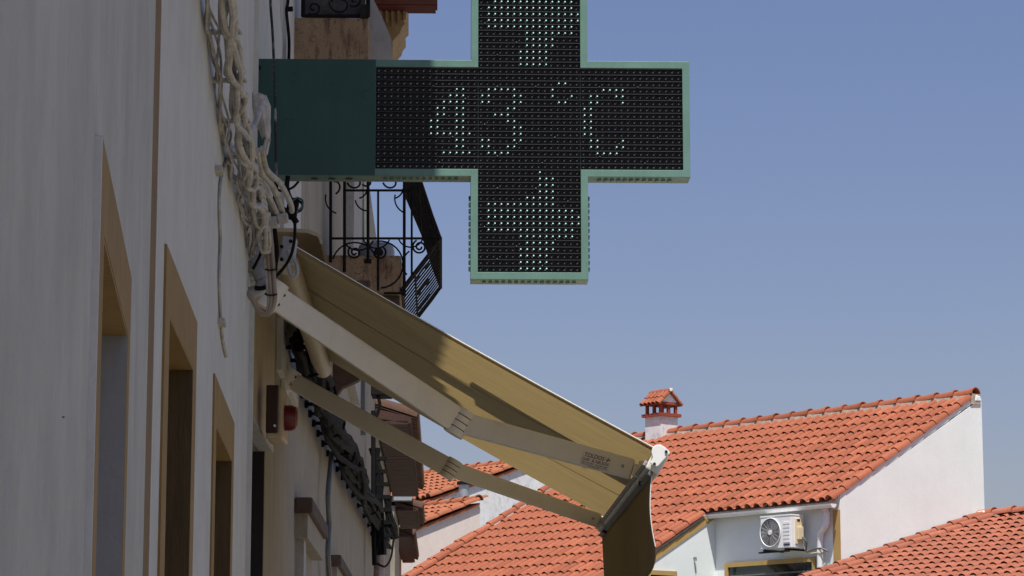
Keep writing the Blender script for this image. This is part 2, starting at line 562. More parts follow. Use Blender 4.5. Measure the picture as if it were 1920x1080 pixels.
ST = [(-3.05, 1.455), (-2.56, 1.425), (-2.30, 1.402), (-2.05, 1.364), (-1.785, 1.338), (-1.45, 1.330), (-1.12, 1.345), (-0.84, 1.36), (-0.52, 1.362), (-0.20, 1.35)]
for s, z in ST:
    standoff(W1, s, z + EZ, 0.042, 0.0056, cb, 'cable_paint')
def bundle_z(s):
    for (a, za), (b, zb) in zip(ST, ST[1:]):
        if a <= s <= b:
            t = (s - a) / (b - a)
            return EZ + za + (zb - za) * t, t
    return EZ + (ST[0][1] if s < ST[0][0] else ST[-1][1]), 0.0
rng = random.Random(3)
for k in range(6):           # thick outer cables, twisting about each other
    ph = k * 2 * math.pi / 5 + rng.uniform(-.4, .4); tw = rng.uniform(6, 11) * rng.choice((-1, 1)); rad = rng.uniform(0.0048, 0.0078)
    spread = rng.uniform(0.009, 0.014)
    pts = []
    s = -4.2
    while s < -0.12:
        z, t = bundle_z(s)
        bul = 1 + 1.1 * math.sin(math.pi * t)
        a = ph + tw * s
        pts.append(W1.pt(s, z - 0.010 + spread * bul * math.sin(a) - 0.008 * math.sin(math.pi * t) + rng.uniform(-.003, .003), 0.052 + spread * 0.62 * bul * math.cos(a) + rng.uniform(-.0018, .0018)))
        s += 0.024 + rng.uniform(0, .02)
    MB().tube(pts, rad, 7).build('cable', 'cable_paint', cb, smooth=True)
for k in range(5):           # thin wires between the standoffs and the wall
    ph = rng.uniform(0, 6.3); rad = rng.uniform(0.0022, 0.0038); base = 0.006 + 0.0034 * k
    pts = []
    s = -4.2
    f1, f2 = rng.uniform(4, 9), rng.uniform(11, 19)
    while s < -0.05:
        z, t = bundle_z(s)
        pts.append(W1.pt(s, z - 0.006 + 0.010 * math.sin(f1 * s + ph) - 0.012 * math.sin(math.pi * t) * (k % 3), base + 0.007 * math.sin(f2 * s + ph)))
        s += 0.04
    MB().tube(pts, rad, 5).build('wire', 'cable_paint', cb, smooth=True)
for i_ in range(len(ST) - 1):
    for f_ in (.35, .7):
        if rng.random() < .45: continue
        s = ST[i_][0] + (ST[i_ + 1][0] - ST[i_][0]) * f_
        z, t = bundle_z(s)
        z -= .014
        kk = rng.uniform(-.02, .02)
        MB().tube([W1.pt(s + kk * math.cos(a_), z + .021 * math.sin(a_), .052 + .015 * math.cos(a_)) for a_ in [2 * math.pi * k / 14 for k in range(14)]], rng.uniform(.0025, .004), 5, closed=True).build('tie', 'cable_paint', cb)
# loose cable that drops from the bundle to the wall
pts = [P(x, y, d) for x, y, d in ((492, 190, 6.5), (478, 232, 6.4), (455, 262, 6.25), (430, 290, 6.1), (413, 322, 5.95))]
MB().tube(smooth_path(pts, 5), 0.0075, 8).build('cable', 'cable_paint', cb, smooth=True)
# taped joint bulging out of the bundle
m = MB()
ring = []
for i, (x, y, r1) in enumerate(((478, 178, .010), (484, 182, .022), (490, 200, .026), (492, 222, .023), (497, 245, .017), (500, 262, .011))):
    c = P(x, y, 6.75)
    ring.append([c + V((math.cos(a) * r1 * rng.uniform(.6, 1.2), math.sin(a) * r1, rng.uniform(-.010, .010))) for a in [2 * math.pi * j / 9 for j in range(10)]])
for rr in ring: rr[-1] = rr[0]
m.grid(ring)
m.build('taped_joint', 'cable_paint', cb)
m = MB()
for dx in (0, 5):
    m.tube([P(497 + dx, 228, 6.8), P(499 + dx, 262, 6.8), P(495 + dx * 0.7, 290, 6.8)], 0.005, 6)
m.build('taped_cable', 'plaster_white', cb, smooth=True)
# fan-out at the end of the bundle
for x0, y0, x1, y1, rad in ((478, 330, 512, 395, .009), (490, 322, 528, 392, .009), (500, 318, 545, 382, .008), (470, 340, 496, 392, .0075), (480, 345, 520, 402, .0075)):
    pts = [P(x0 - 8, y0 - 40, 6.75), P(x0, y0, 6.95), P((x0 + x1) / 2 + 3, (y0 + y1) / 2 - 6, 7.1), P(x1, y1, 7.2), P(x1 + 2, y1 + 14, 7.25)]
    MB().tube(smooth_path(pts, 4), rad, 7).build('cable', 'cable_paint', cb, smooth=True)
for k in range(5):
    x0 = 452 + k * 8
    pts = [P(x0, 330 + 6 * k, 6.9), P(x0 + 10, 365, 7.0), P(x0 + 6 + rng.uniform(-6, 6), 395, 7.1), P(x0 + rng.uniform(-8, 10), 425, 7.2), P(x0 - 4, 445, 7.25)]
    MB().tube(smooth_path(pts, 4), 0.0036, 6).build('wire', 'cable_paint', cb, smooth=True)
m = MB()
for x, y, w_, h_ in ((505, 418, .045, .03), (530, 410, .03, .025), (478, 416, .03, .02)):
    m.cbox(P(x, y, 7.2), V((w_, 0, .006)), V((0, .03, 0)), V((-.004, 0, h_)))
m.build('end_clamp', 'cable_paint', cb, bevel=0.004)

# --- junction below the bundle: grey conduits, black tape and drooping leads
jn = thing('cable_junction', P(490, 500, 7.35), 'grey conduit elbows, black tape and drooping leads at the corner above the doorway', 'cables')
for pts, rad in (([(452, 497), (468, 500), (482, 508), (488, 524)], .017), ([(452, 556), (470, 549), (486, 543), (492, 526)], .018)):
    q = [P(x, y, 7.38) for x, y in pts]
    MB().tube(smooth_path(q, 6), rad, 12).build('conduit', 'conduit_grey', jn, smooth=True)
MB().cbox(P(481, 475, 7.46), V((.062, 0, 0)), V((0, .05, 0)), V((0, 0, .15))).build('junction_box', 'conduit_grey', jn, bevel=0.006)
for dx, rad, mt in ((0, .0062, 'cable_brown'), (9, .0062, 'cable_brown'), (-6, .0045, 'cable_paint')):
    pts = [P(x, y, 7.30) for x, y in ((497 + dx, 420), (501 + dx, 470), (506 + dx * .9, 530), (508 + dx * .8, 565), (500 + dx * .3, 590), (484, 582 - dx * .4), (472, 560), (462, 548))]
    MB().tube(smooth_path(pts, 6), rad, 8).build('lead', mt, jn, smooth=True)
for y in (504, 551):
    MB().tube([P(508 + 11 * math.cos(a), y + 2.5 * math.sin(a), 7.30 - .012 * math.sin(a)) for a in [2 * math.pi * k / 12 for k in range(12)]], 0.0022, 6, closed=True).build('cable_tie', 'cable_black', jn)
for pts, rad in (([(518, 330), (517, 360), (512, 400), (516, 440), (519, 470), (516, 500), (508, 530), (494, 540), (478, 540)], .0065),
                 ([(553, 418), (552, 450), (545, 480), (532, 502), (516, 520)], .0045),
                 ([(496, 398), (510, 388), (528, 392), (545, 402), (556, 418)], .009),
                 ([(505, 335), (514, 350), (528, 358), (548, 352), (560, 340)], .0035),
                 ([(540, 372), (556, 374), (567, 384), (562, 396), (548, 398)], .0035),
                 ([(474, 505), (486, 482), (490, 470)], .004), ([(540, 330), (538, 352), (544, 372)], .007)):
    q = [P(x, y, 7.36) for x, y in pts]
    MB().tube(smooth_path(q, 6), rad, 8).build('black_lead', 'cable_black', jn, smooth=True)
m = MB().cbox(P(548, 392, 7.4), V((.03, 0, -.01)), V((0, .03, 0)), V((.01, 0, .06)))
m.build('connector_box', 'cable_black', jn, bevel=0.004)
m = MB().tube(smooth_path([P(x, y, 7.34) for x, y in ((556, 398), (566, 388), (567, 376), (557, 371), (549, 376))], 5), .003, 6)
m.build('green_lead', 'green_dark', jn, smooth=True)
m = MB().prism([P(x, y, 7.36) for x, y in ((462, 444), (474, 437), (485, 442), (479, 452), (474, 461), (467, 450))], V((0, .006, 0)))
m.build('bracket', 'cable_paint', jn)

# --- vertical black cable in front of the sign
vc = MB()
pts = [P(x, y, 7.95) for x, y in ((504, -120), (507, 0), (511, 60), (514, 130), (516, 200), (517, 270), (518, 330), (517, 372))]
vc.tube(smooth_path(pts, 8), 0.0042, 8)
o = vc.build('hanging_cable', 'cable_flaked', origin=P(517, 372, 7.95), smooth=True)
tag(o, 'thin black cable with flaked white paint hanging down in front of the green sign', 'cable')

# ================================================================== third house: doorway, balconies, eave
h2 = thing('street_house', W2.pt(6, 0), 'long weathered house beyond the corner, with iron balconies and red-painted eave', 'house', 'houses along the left side of the street')
H2_END = W2.s(703, 700)
EAVE_Z = EZ + 4.27
sd1 = W2.s(497, 840); zd = W2.hit(497, 840).z
WTOP = 5.95
m = MB()
m.wbox(W2, 0.02, sd1, zd, WTOP, -0.4, 0)
m.wbox(W2, sd1, H2_END, 0, WTOP, -0.4, 0)
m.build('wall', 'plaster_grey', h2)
MB().wbox(W2, -0.1, sd1 + 0.5, 0, zd + 0.1, -0.85, -0.81).build('door', 'dark_room', h2)  # closing sheet in near-black, for the unlit depth of the doorway
MB().wbox(W2, sd1 - .004, sd1 - .0005, 0, zd - .013, -0.8, -0.002).build('jamb_shade', 'dark_room', h2)  # cover over the pale wall end; doorway shade put into its colour
# cream fascia board over the doorway
sp1 = W2.s(508, 700)
MB().wbox(W2, 0.025, sd1 + 0.16, zd, zd + 0.62, 0.0, 0.018).build('fascia', 'cream_paint', h2)
m = MB().wbox(W2, 0.02, sd1, zd - 0.012, zd, -0.02, 0.024)
m.build('door_head', 'conduit_grey', h2)
# white and off-white vertical strips beside the sign
s_a, s_b = W2.s(476, 60), W2.s(526, 60)
MB().wbox(W2, 0.03, s_b, zd + 0.64, WTOP - 0.02, 0.0, 0.008).build('pilaster', 'plaster_white', h2)
s_c = W2.s(560, 60)
MB().wbox(W2, s_b + 0.05, s_c, 2.9, WTOP - 0.02, 0.0, 0.02).build('pilaster', 'plaster_strip', h2)
pts = [W2.hit(x, y, 0.03) for x, y in ((541, -60), (540, 0), (537, 20), (540, 50), (542, 80), (541, 130))]
MB().tube(smooth_path(pts, 5), .006, 8).build('wall_cable', 'cable_black', h2, smooth=True)
c = W2.hit(539, 17, 0.02)
MB().tube([c - V((.02, 0, 0)), c + V((.02, 0, 0))], 0.010, 8).build('cable_clip', 'cable_black', h2)
# window heads (brown hood with plain bracket below) on the wall
for (x0, y0, y1, ln, off) in ((552, 932, 962, 1.5, 0.075), (611, 1040, 1062, 1.7, 0.08)):
    s0 = W2.s(x0, y0); z1 = W2.hit(x0, y0).z; z0 = W2.hit(x0, y1).z
    hd = MB().wbox(W2, s0, s0 + ln, z0, z1, 0.0, off).build('window_hood', 'brown_moulding', h2, bevel=0.01)
    MB().wbox(W2, s0 + 0.03, s0 + ln - 0.03, z0 - 0.10, z0, 0.0, off * 0.72).build('hood_moulding', 'plaster_grey', hd)
    MB().wbox(W2, s0 + 0.12, s0 + 0.30, 0.9, z0 - 0.10, 0.0, 0.035).build('window_surround', 'grey_moulding', hd)
# grey conduit down the wall
pts = [W2.hit(x, y, 0.05) for x, y in ((622, 850), (619, 880), (615, 930), (617, 980), (615, 1040), (620, 1100))]
MB().tube(smooth_path(pts, 4), .013, 8).build('conduit', 'conduit_dark', h2, smooth=True)

def scroll(c, ux, uz, r, turns, start, rad, sgn=1):
    pts = []
    n = int(26 * turns)
    for k in range(n + 1):
        t = k / n
        a = start + sgn * 2 * math.pi * turns * t
        rr = r * (1 - 0.78 * t)
        pts.append(c + ux * (rr * math.cos(a)) + uz * (rr * math.sin(a)))
    return pts
def arc(c, ux, uz, r, a0, a1, n=14):
    return [c + ux * (r * math.cos(a0 + (a1 - a0) * k / n)) + uz * (r * math.sin(a0 + (a1 - a0) * k / n)) for k in range(n + 1)]

# --- lower balcony with bellied railing
D2 = 13.0
nx, dx = W2.N, W2.D
def bp(px, py, d=D2):
    return P(px, py, d)
def B2(px, py):
    """point on the balcony's near side grille (plane square to the wall)"""
    return plane_hit(px, py, P(620, 447, D2), dx)
slab = MB()
a, b_ = B2(669, 478), B2(752, 550)
BAL_LEN = 1.5
wall_p = W2.pt((a - W2.o).dot(dx), 0)
protr = (b_ - wall_p).dot(nx)
slab.obox(V((wall_p.x, wall_p.y, b_.z)), nx * protr, dx * BAL_LEN, UP * (a.z - b_.z))
bal = slab.build('balcony', 'stained_stone', h2, bevel=0.015)
def tb(name, pts, r, parent, matname='iron', seg=6):
    return MB().tube(pts, r, seg).build(name, matname, parent, smooth=True)
TOPY = 195
for x, y0, y1 in ((620, TOPY, 492), (646, TOPY, 510), (690, TOPY, 492), (709, 357, 545), (758, TOPY, 555), (772, 350, 517)):
    tb('baluster', [B2(x, y0), B2(x, y1)], 0.0062 if x in (709, 772) else 0.0085, bal)
for y, x0, x1 in ((447, 617, 826), (357, 645, 772), (TOPY + 2, 617, 760), (550, 720, 760)):
    tb('rail', [B2(x0, y), B2(x1, y)], 0.0062, bal)
ux, uz = nx, UP
pxm = 4960 / 13.2
for cx, cy, r, tn, st, sg in ((665, 473, 13, 1.6, 2.2, 1), (711, 474, 13, 1.6, 0.9, -1), (787, 463, 14, 1.7, 2.0, 1),
                             (668, 340, 17, .6, 3.3, 1), (735, 340, 17, .6, 3.3, 1), (690, 340, 12, .5, 3.6, 1), (624, 345, 20, .4, 5, 1)):
    tb('scroll', scroll(B2(cx, cy), ux, uz, r / pxm, tn, st, .004, sg), 0.0048, bal)
for cx, cy, r, a0, a1 in ((711, 496, 45, 1.7, -1.5), (665, 496, 42, 0.4, 2.9), (672, 440, 30, 3.6, 5.9), (706, 440, 26, 3.5, 5.9), (770, 440, 24, 3.5, 5.9),
                          (785, 495, 30, 2.2, 3.9), (770, 372, 30, 2.9, 4.4), (640, 372, 30, 2.9, 4.4), (735, 352, 21, 5.0, 6.2), (668, 352, 21, 5.0, 6.2), (690, 372, 24, 3.3, 4.6)):
    tb('scroll', arc(B2(cx, cy), ux, uz, r / pxm, a0, a1), 0.0042, bal)
# finials under the near rail
for x, y in ((690, 490), (709, 474)):
    c = B2(x, y)
    MB().cbox(c, nx * .035, dx * .012, UP * .022).build('finial', 'iron', bal)
# bellied front railing: bars lean out to the middle rail, then back in to the slab
prof = [B2(x, y) for x, y in ((756, 262), (771, 297), (788, 337), (810, 404), (826, 447), (806, 474), (778, 510), (752, 544))]
front_len = BAL_LEN * 0.985
for k in range(15):
    off = dx * (front_len * k / 14)
    rad = 0.0085 if k in (0, 14) else 0.0046
    tb('front_baluster', [p + off for p in prof], rad, bal, 'iron_rust', 5)
for i_, w_ in ((0, .018), (2, .012), (4, .016), (6, .010), (7, .014)):
    m = MB().cbox(prof[i_] + dx * front_len / 2, dx * front_len, nx * w_, UP * w_)
    m.build('front_rail', 'iron_rust', bal, bevel=.002)
for k in range(3):
    off = dx * (front_len * (k + .5) / 3)
    c = prof[3] + off
    v1 = (prof[4] - prof[2]).normalized()
    tb('front_scroll', arc(c, dx, v1, .05, 0, 5.2, 12), 0.0055, bal, 'iron_rust', 5)
    c = prof[5].lerp(prof[6], .5) + off
    v2 = (prof[7] - prof[4]).normalized()
    tb('front_scroll', arc(c, dx, v2, .05, .6, 5.8, 12), 0.0055, bal, 'iron_rust', 5)
# plastic canister standing on the slab
cz = a.z
cc = V((wall_p.x, wall_p.y, 0)) + nx * (protr * 0.66) + dx * 0.3
m = MB()
rows = []
for z, rr in ((0.002, .088), (.03, .094), (.075, .094), (.095, .088), (.108, .068), (.112, .04)):
    rows.append([V((cc.x, cc.y, cz + z)) + nx * (rr * math.copysign(abs(math.cos(t)) ** .55, math.cos(t))) + dx * (rr * math.copysign(abs(math.sin(t)) ** .55, math.sin(t))) for t in [2 * math.pi * k / 24 for k in range(25)]])
m.grid(rows)
m.add([rows[-1][k] for k in range(24)], [tuple(range(24))])
m.add([rows[0][k] for k in range(24)], [tuple(range(24))])
can = thing('canister', V((cc.x, cc.y, cz)), 'grey translucent-looking plastic canister behind the lower balcony railing', 'canister')
m.build('body', 'canister', can, smooth=True)
MB().tube([V((cc.x, cc.y, cz + .112)), V((cc.x, cc.y, cz + .128))], .022, 12).build('lid', 'white_plastic', can)
# carved bracket under the lower balcony
zt = b_.z
def bracket(s, z1, prots, parent, matname, thick=0.09):
    pts = [W2.pt(s, z, o) for o, z in prots]
    return MB().prism(pts, dx * thick).build('corbel', matname, parent, bevel=0.004)
sB = (a - W2.o).dot(dx)
for ds in (0.06, BAL_LEN - 0.16):
    bracket(sB + ds, zt, [(0, zt - .002), (protr * .98, zt - .002), (protr * .98, zt - .05), (protr * .8, zt - .09), (protr * .82, zt - .14), (protr * .5, zt - .19), (protr * .36, zt - .26), (protr * .14, zt - .30), (0, zt - .38)], bal, 'brown_moulding')
# the scrolled corbel seen under the awning arm
s_k = W2.s(640, 700, 0.1)
z_k = W2.hit(640, 660).z
bracket(s_k, z_k, [(0, z_k), (.24, z_k), (.24, z_k - .03), (.19, z_k - .05), (.20, z_k - .10), (.12, z_k - .14), (.10, z_k - .20), (.04, z_k - .22), (0, z_k - .30)], h2, 'brown_moulding', 0.4)
bracket(s_k - 0.25, z_k + .02, [(0, z_k), (.10, z_k), (.11, z_k - .05), (.06, z_k - .09), (.07, z_k - .15), (0, z_k - .20)], h2, 'grey_moulding', 0.2)
# narrow stone shaft and dark pipe on the wall behind the grille
s0, s1 = W2.s(648, 430), W2.s(664, 430)
MB().wbox(W2, s0, s1, 3.75, WTOP - .05, 0, 0.05).build('door_surround', 'grey_moulding', bal)
s0 = W2.s(680, 400)
MB().wbox(W2, s0, s0 + .05, 3.75, WTOP - .05, 0, 0.04).build('drain_pipe', 'conduit_dark', h2)

# --- upper balcony (its slab end shows above the sign)
D1 = 10.0
def B1(px, py):
    return plane_hit(px, py, P(600, 60, D1), dx)
a, b_ = B1(566, 33), B1(691, 107)
wall_p = W2.pt((a - W2.o).dot(dx), 0)
protr1 = (b_ - wall_p).dot(nx)
B1L = 0.95
z0 = B1(600, 118).z
bal1 = MB().obox(V((wall_p.x, wall_p.y, z0)), nx * protr1, dx * B1L, UP * (a.z - z0)).build('balcony', 'stained_stone', h2, bevel=0.006)
for x in (568, 690):
    tb('baluster', [B1(x, 31), B1(x, 31) + UP * .9], 0.009, bal1)
tb('rail', [B1(566, 30), B1(692, 30)], 0.007, bal1)
tb('rail', [B1(566, -160), B1(692, -160)], 0.007, bal1)
q = B1(571, 29) + dx * .03
MB().obox(q, nx * ((B1(684, 29) - B1(571, 29)).dot(nx)), dx * .006, UP * .42).build('side_screen', 'screen_grey', bal1)  # dark sheet added as a blackout behind the grille
for cx, cy, r, tn, st, sg in ((588, 15, 14, 1.2, 4.0, 1), (640, 6, 24, .75, 3.0, 1), (628, -8, 12, 1.2, 4.4, -1), (665, 0, 14, 1.1, 4.0, 1)):
    tb('scroll', scroll(B1(cx, cy), ux, uz, r / 490., tn, st, .004, sg), 0.0035, bal1)
MB().cbox(B1(683, 22), nx * .03, dx * .03, UP * .05).build('corner_block', 'iron_rust', bal1)
# grey sloping bracket and carved cornice above, with the red eave over it
D3 = 15.6
def E3(px, py):
    return plane_hit(px, py, P(760, 30, D3), dx)
cor = [(693, -60), (764, -60), (764, 22), (756, 30), (759, 45), (753, 52), (750, 62), (742, 70), (736, 78), (735, 115), (720, 115)]
MB().prism([E3(x, y) for x, y in cor], dx * 0.55).build('cornice', 'tan_moulding', h2)
for k in range(6):
    x = 700 + k * 11
    MB().prism([E3(x, -60), E3(x + 5, -60), E3(x + 5 + 1, 50 - abs(3 - k) * 6), E3(x + 1, 50 - abs(3 - k) * 6)], dx * -0.02).build('flute', 'tan_moulding', h2)
def E1(px, py):
    return plane_hit(px, py, P(700, 60, 10.25), dx)
gb = [(668, -30), (686, -30), (716, 30), (733, 72), (735, 114), (692, 114), (684, 60)]
MB().prism([E1(x, y) for x, y in gb], dx * 0.06).build('bracket', 'grey_moulding', h2)
# eave: red-painted boards over the street, clay tiles on top
s_e0, s_e1 = -3.6, (E3(820, 50) - W2.o).dot(dx) + 0.05
ov = (E3(820, 40) - W2.pt(s_e1, 0)).dot(nx)
ez0, ez1 = E3(790, 50).z, E3(790, 50).z + 0.05
roof2 = MB().wbox(W2, 0.03, s_e1, WTOP + .002, WTOP + .06, -0.45, ov).build('roof', 'eave_red', h2)
nboard = 40
for k in range(nboard):
    s0 = 0.03 + (s_e1 - 0.03) * k / nboard
    s1 = 0.03 + (s_e1 - 0.03) * (k + 0.93) / nboard
    MB().wbox(W2, s0, s1, WTOP - .022, WTOP, 0.012, ov - .01).build('eave_board', 'eave_red', roof2)
def half_round(r0, r1, length, thick, seg=8, collar=0.0):
    """barrel tile along +Y with its open side down, low end at y=0"""
    m = MB()
    rows = []
    ys = [(0, r0), (length, r1)]
    if collar:
        ys = [(0, r0 + collar), (0.05, r0 + collar), (0.055, r0), (length, r1)]
    for y, r in ys:
        rows.append([V((r * math.cos(math.pi - math.pi * k / seg), y, r * math.sin(math.pi * k / seg))) for k in range(seg + 1)])
    m.grid(rows)
    inn = [[V((p.x * (1 - thick / r0), p.y, p.z - thick * (p.z / r0 if p.z > 0 else 0))) for p in rr] for rr in (rows[0], rows[-1])]
    m.grid([rows[0], inn[0]])
    m.grid([inn[0], inn[1]])
    return m
barrel = half_round(.085, .072, .42, .016).mesh('barrel_tile', 'tile', smooth=True, fix=False)
ridge_me = half_round(.100, .090, .46, .016, 10, .014).mesh('ridge_tile', 'tile', smooth=True, fix=False)
for k in range(int((s_e1 - 0.05) / 0.2)):
    s = s_e1 - 0.1 - 0.2 * k
    if s < 0.1: break
    for j in range(3):
        o_ = ov + .03 - .36 * j
        M = frame_matrix(W2.pt(s, WTOP + .065 + .10 * j, o_), W2.D, (-W2.N * .96 + UP * .28).normalized(), (W2.N * .28 + UP * .96).normalized())
        place('roof_tile', barrel, roof2, M)

# eave of the second house (out of view, shades the sign and the wall)
roof1 = MB().wbox(W1, b0 - .05, -0.002, 6.3, 6.38, -0.45, 0.46).build('roof', 'eave_red', h1)
for k in range(17):
    s = -0.12 - 0.2 * k
    M = frame_matrix(W1.pt(s, 6.385, .44), W1.D, (-W1.N * .96 + UP * .28).normalized(), (W1.N * .28 + UP * .96).normalized())
    place('roof_tile', barrel, roof1, M)
roof0 = MB().wbox(W0, -9, -0.02, 6.3, 6.38, -0.45, 0.32).build('roof', 'eave_red', h0)

# --- alarm box with red siren on the third house
ab = W2.hit(515, 775, 0.0)
al = thing('alarm_siren', ab, 'cream alarm box with dark front and red siren lens under the awning', 'alarm')
s0 = W2.s(500, 780, 0.01)
c0 = P(500, 725, 8.35); c1 = P(530, 822, 8.35)
zz0, zz1 = c1.z, c0.z
MB().obox(V((c0.x, 8.35, zz0)), V((c1.x - c0.x, 0, 0)), V((0, .20, 0)), UP * (zz1 - zz0)).build('housing', 'alarm_cream', al, bevel=0.008)
MB().obox(V((c0.x, 8.335, zz0 + .016)), V((c1.x - c0.x - .014, 0, 0)), V((0, .013, 0)), UP * (zz1 - zz0 - .012)).build('front_panel', 'alarm_dark', al, bevel=0.004)
c = P(515, 798, 8.33)
MB().tube([c, c + V((0, .008, 0))], .004, 10).build('indicator', 'white_cap', al)
m = MB()
cz_ = (P(540, 784, 8.42))
rows = []
for xx, rr in ((-.02, .041), (.012, .041), (.026, .036), (.031, .022), (.032, .002)):
    rows.append([cz_ + V((xx, rr * math.cos(t), rr * math.copysign(abs(math.sin(t)) ** .7, math.sin(t)))) for t in [2 * math.pi * k / 20 for k in range(21)]])
m.grid(rows)
m.build('siren_lens', 'alarm_red', al, smooth=True)

# --- black cable bundles along the third house
bk = thing('cable_bundle', W2.pt(7, 2.6), 'thick bundle of black cables on spikes along the weathered wall below the awning', 'cables')
path_px = [(572, 640), (592, 700), (612, 752), (628, 800), (648, 850), (668, 890), (690, 935), (712, 985), (722, 1020)]
base = smooth_path([W2.hit(x, y, 0.10) for x, y in path_px], 8)
rng = random.Random(11)
for k in range(15):
    ph = rng.uniform(0, 6.28); tw = rng.uniform(.12, .4) * rng.choice((-1, 1)); sp_ = rng.uniform(.015, .075)
    pts = []
    for i, p in enumerate(base):
        a_ = ph + tw * i * .6
        pts.append(p + W2.N * (sp_ * math.cos(a_) * .7 + rng.uniform(-.006, .006)) + UP * (sp_ * math.sin(a_) + rng.uniform(-.01, .01)))
    MB().tube(pts, rng.uniform(.010, .018), 6).build('cable', 'cable_black', bk, smooth=True)
for i in range(2, len(base), 3):
    p = base[i]
    s = (p - W2.o).dot(dx)
    m = MB().tube([W2.pt(s, p.z, -.01), W2.pt(s, p.z, .012), W2.pt(s, p.z, .02), W2.pt(s, p.z, .12)], [.018, .018, .008, .008], 7)
    m.build('standoff', 'cable_black', bk, smooth=True)
for i in range(5, len(base), 9):
    p = base[i]
    MB().tube([p + W2.N * (.05 * math.cos(t)) + UP * (.062 * math.sin(t)) + dx * .02 * math.sin(2 * t) for t in [2 * math.pi * k / 12 for k in range(12)]], .007, 6, closed=True).build('wrap', 'cable_black', bk)
for x, y0, y1 in ((704, 840, 1040), (728, 930, 1010)):
    pts = [W2.hit(x - 6 + rng.uniform(-2, 2), y0, 0.22)]
    for k in range(4):
        cpts = [W2.pt(13.2 + rng.uniform(-.1, .1), 0, .10 + rng.uniform(0, .12)) for _ in range(2)]
        q = [P(x + rng.uniform(-10, 8) + t * 9, y0 + (y1 - y0) * t, 20.5) for t in (0, .25, .5, .75, 1)]
        MB().tube(smooth_path(q, 6), rng.uniform(.016, .03), 6).build('cable', 'cable_black', bk, smooth=True)
for k in range(7):
    y = 860 + k * 24
    q = P(712 + k * 2, y, 20.5)
    MB().cbox(q, V((.11, 0, 0)), V((0, .05, 0)), UP * .03).build('cable_clamp', 'cable_black', bk)
pts = [P(x, y, 20) for x, y in ((706, 1056), (722, 1062), (733, 1045), (738, 1010))]
MB().tube(smooth_path(pts, 6), .008, 6).build('cable', 'cable_black', bk, smooth=True)
# metal downpipe at the far end of that wall
dp = thing('downpipe', P(712, 1100, 20.6), 'short galvanised downpipe with rusty tint at the end of the weathered wall', 'pipe')
MB().tube([P(712, 1015, 20.6), P(710, 1100, 20.6), V((P(710, 1100, 20.6).x, 20.6, 0.0))], .042, 12).build('pipe', 'pipe_rust', dp, smooth=True)
MB().tube([P(700, 770, 20.4), P(700, 860, 20.4), P(700, 980, 20.4), P(702, 1060, 20.4)], .018, 8).build('black_pipe', 'cable_black', dp, smooth=True)
# small black box high on that wall's corner
bx_ = MB().cbox(P(716, 733, 20.6), V((.16, 0, 0)), V((0, .25, 0)), UP * .10)
o = bx_.build('wall_box', 'iron', origin=P(716, 733, 20.6), bevel=.01)
tag(o, 'small black box on the wall corner just above the far tiled eave', 'box')
pts = [P(708, 740, 20.5), P(712, 760, 20.5), P(704, 785, 20.5)]
MB().tube(smooth_path(pts, 5), .015, 6).build('lead', 'cable_black', o, smooth=True)

# ================================================================== farther houses on the left
barrel_o = half_round(.085, .072, .42, .016).mesh('barrel_tile', 'tile_old', smooth=True, fix=False)
def far_eave_house(label, px_in, px_out, y_near, y_far, d0, wall_px, matname, thick, gutter=None):
    p_out = P(px_out, y_near, d0)
    d1 = d0 * (1374 - y_near) / (1374 - y_far)
    p_in = P(px_in, y_near, d0)
    h = thing('street_house', V((p_in.x - .5, d0 + 1, 0)), label, 'house', 'houses along the left side of the street')
    L = d1 - d0
    ez = p_out.z
    wx = p_in.x
    n_ = V((1, W2.N.y, 0)).normalized()
    dd = W2.D
    o = V((wx, d0, 0))
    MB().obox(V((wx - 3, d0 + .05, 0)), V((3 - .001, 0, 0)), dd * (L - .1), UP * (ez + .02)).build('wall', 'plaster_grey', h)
    w_ = p_out.x - wx
    rf = MB().hexa([o + UP * (ez), o + n_ * w_ + UP * (ez - .05), o + n_ * w_ + dd * L + UP * (ez - .05), o + dd * L + UP * ez,
                    o + UP * (ez + thick), o + n_ * w_ + UP * (ez + thick - .08), o + n_ * w_ + dd * L + UP * (ez + thick - .08), o + dd * L + UP * (ez + thick)]).build('roof', matname, h)
    MB().hexa([V((wx - 3, d0, ez + .3)), o + UP * (ez + thick + .002), o + dd * L + UP * (ez + thick + .002), V((wx - 3, d0 + L, ez + .3)),
               V((wx - 3, d0, ez + .4)), o + UP * (ez + thick + .08), o + dd * L + UP * (ez + thick + .08), V((wx - 3, d0 + L, ez + .4))]).build('roof_slope', 'tile_old', h)
    n = int(L / .2)
    for k in range(n):
        s = .1 + .2 * k
        M = frame_matrix(o + dd * s + n_ * (w_ + .05) + UP * (ez + thick - .075), dd, (-n_ * .94 + UP * .3).normalized(), (n_ * .3 + UP * .94).normalized())
        place('roof_tile', barrel_o, rf, M)
    nb_ = max(4, int(L / .28))
    for k in range(nb_):
        MB().obox(o + dd * (L * k / nb_) + UP * (ez - .055) + n_ * .02, dd * (L / nb_ * .9), n_ * (w_ - .05), UP * .03).build('eave_board', matname, rf)
    return h, o, n_, dd, L, ez, w_
far_eave_house('low house with dark brown board eave, just past the weathered wall', 703, 771, 784, 925, 24.0, 700, 'eave_brown', 0.09)
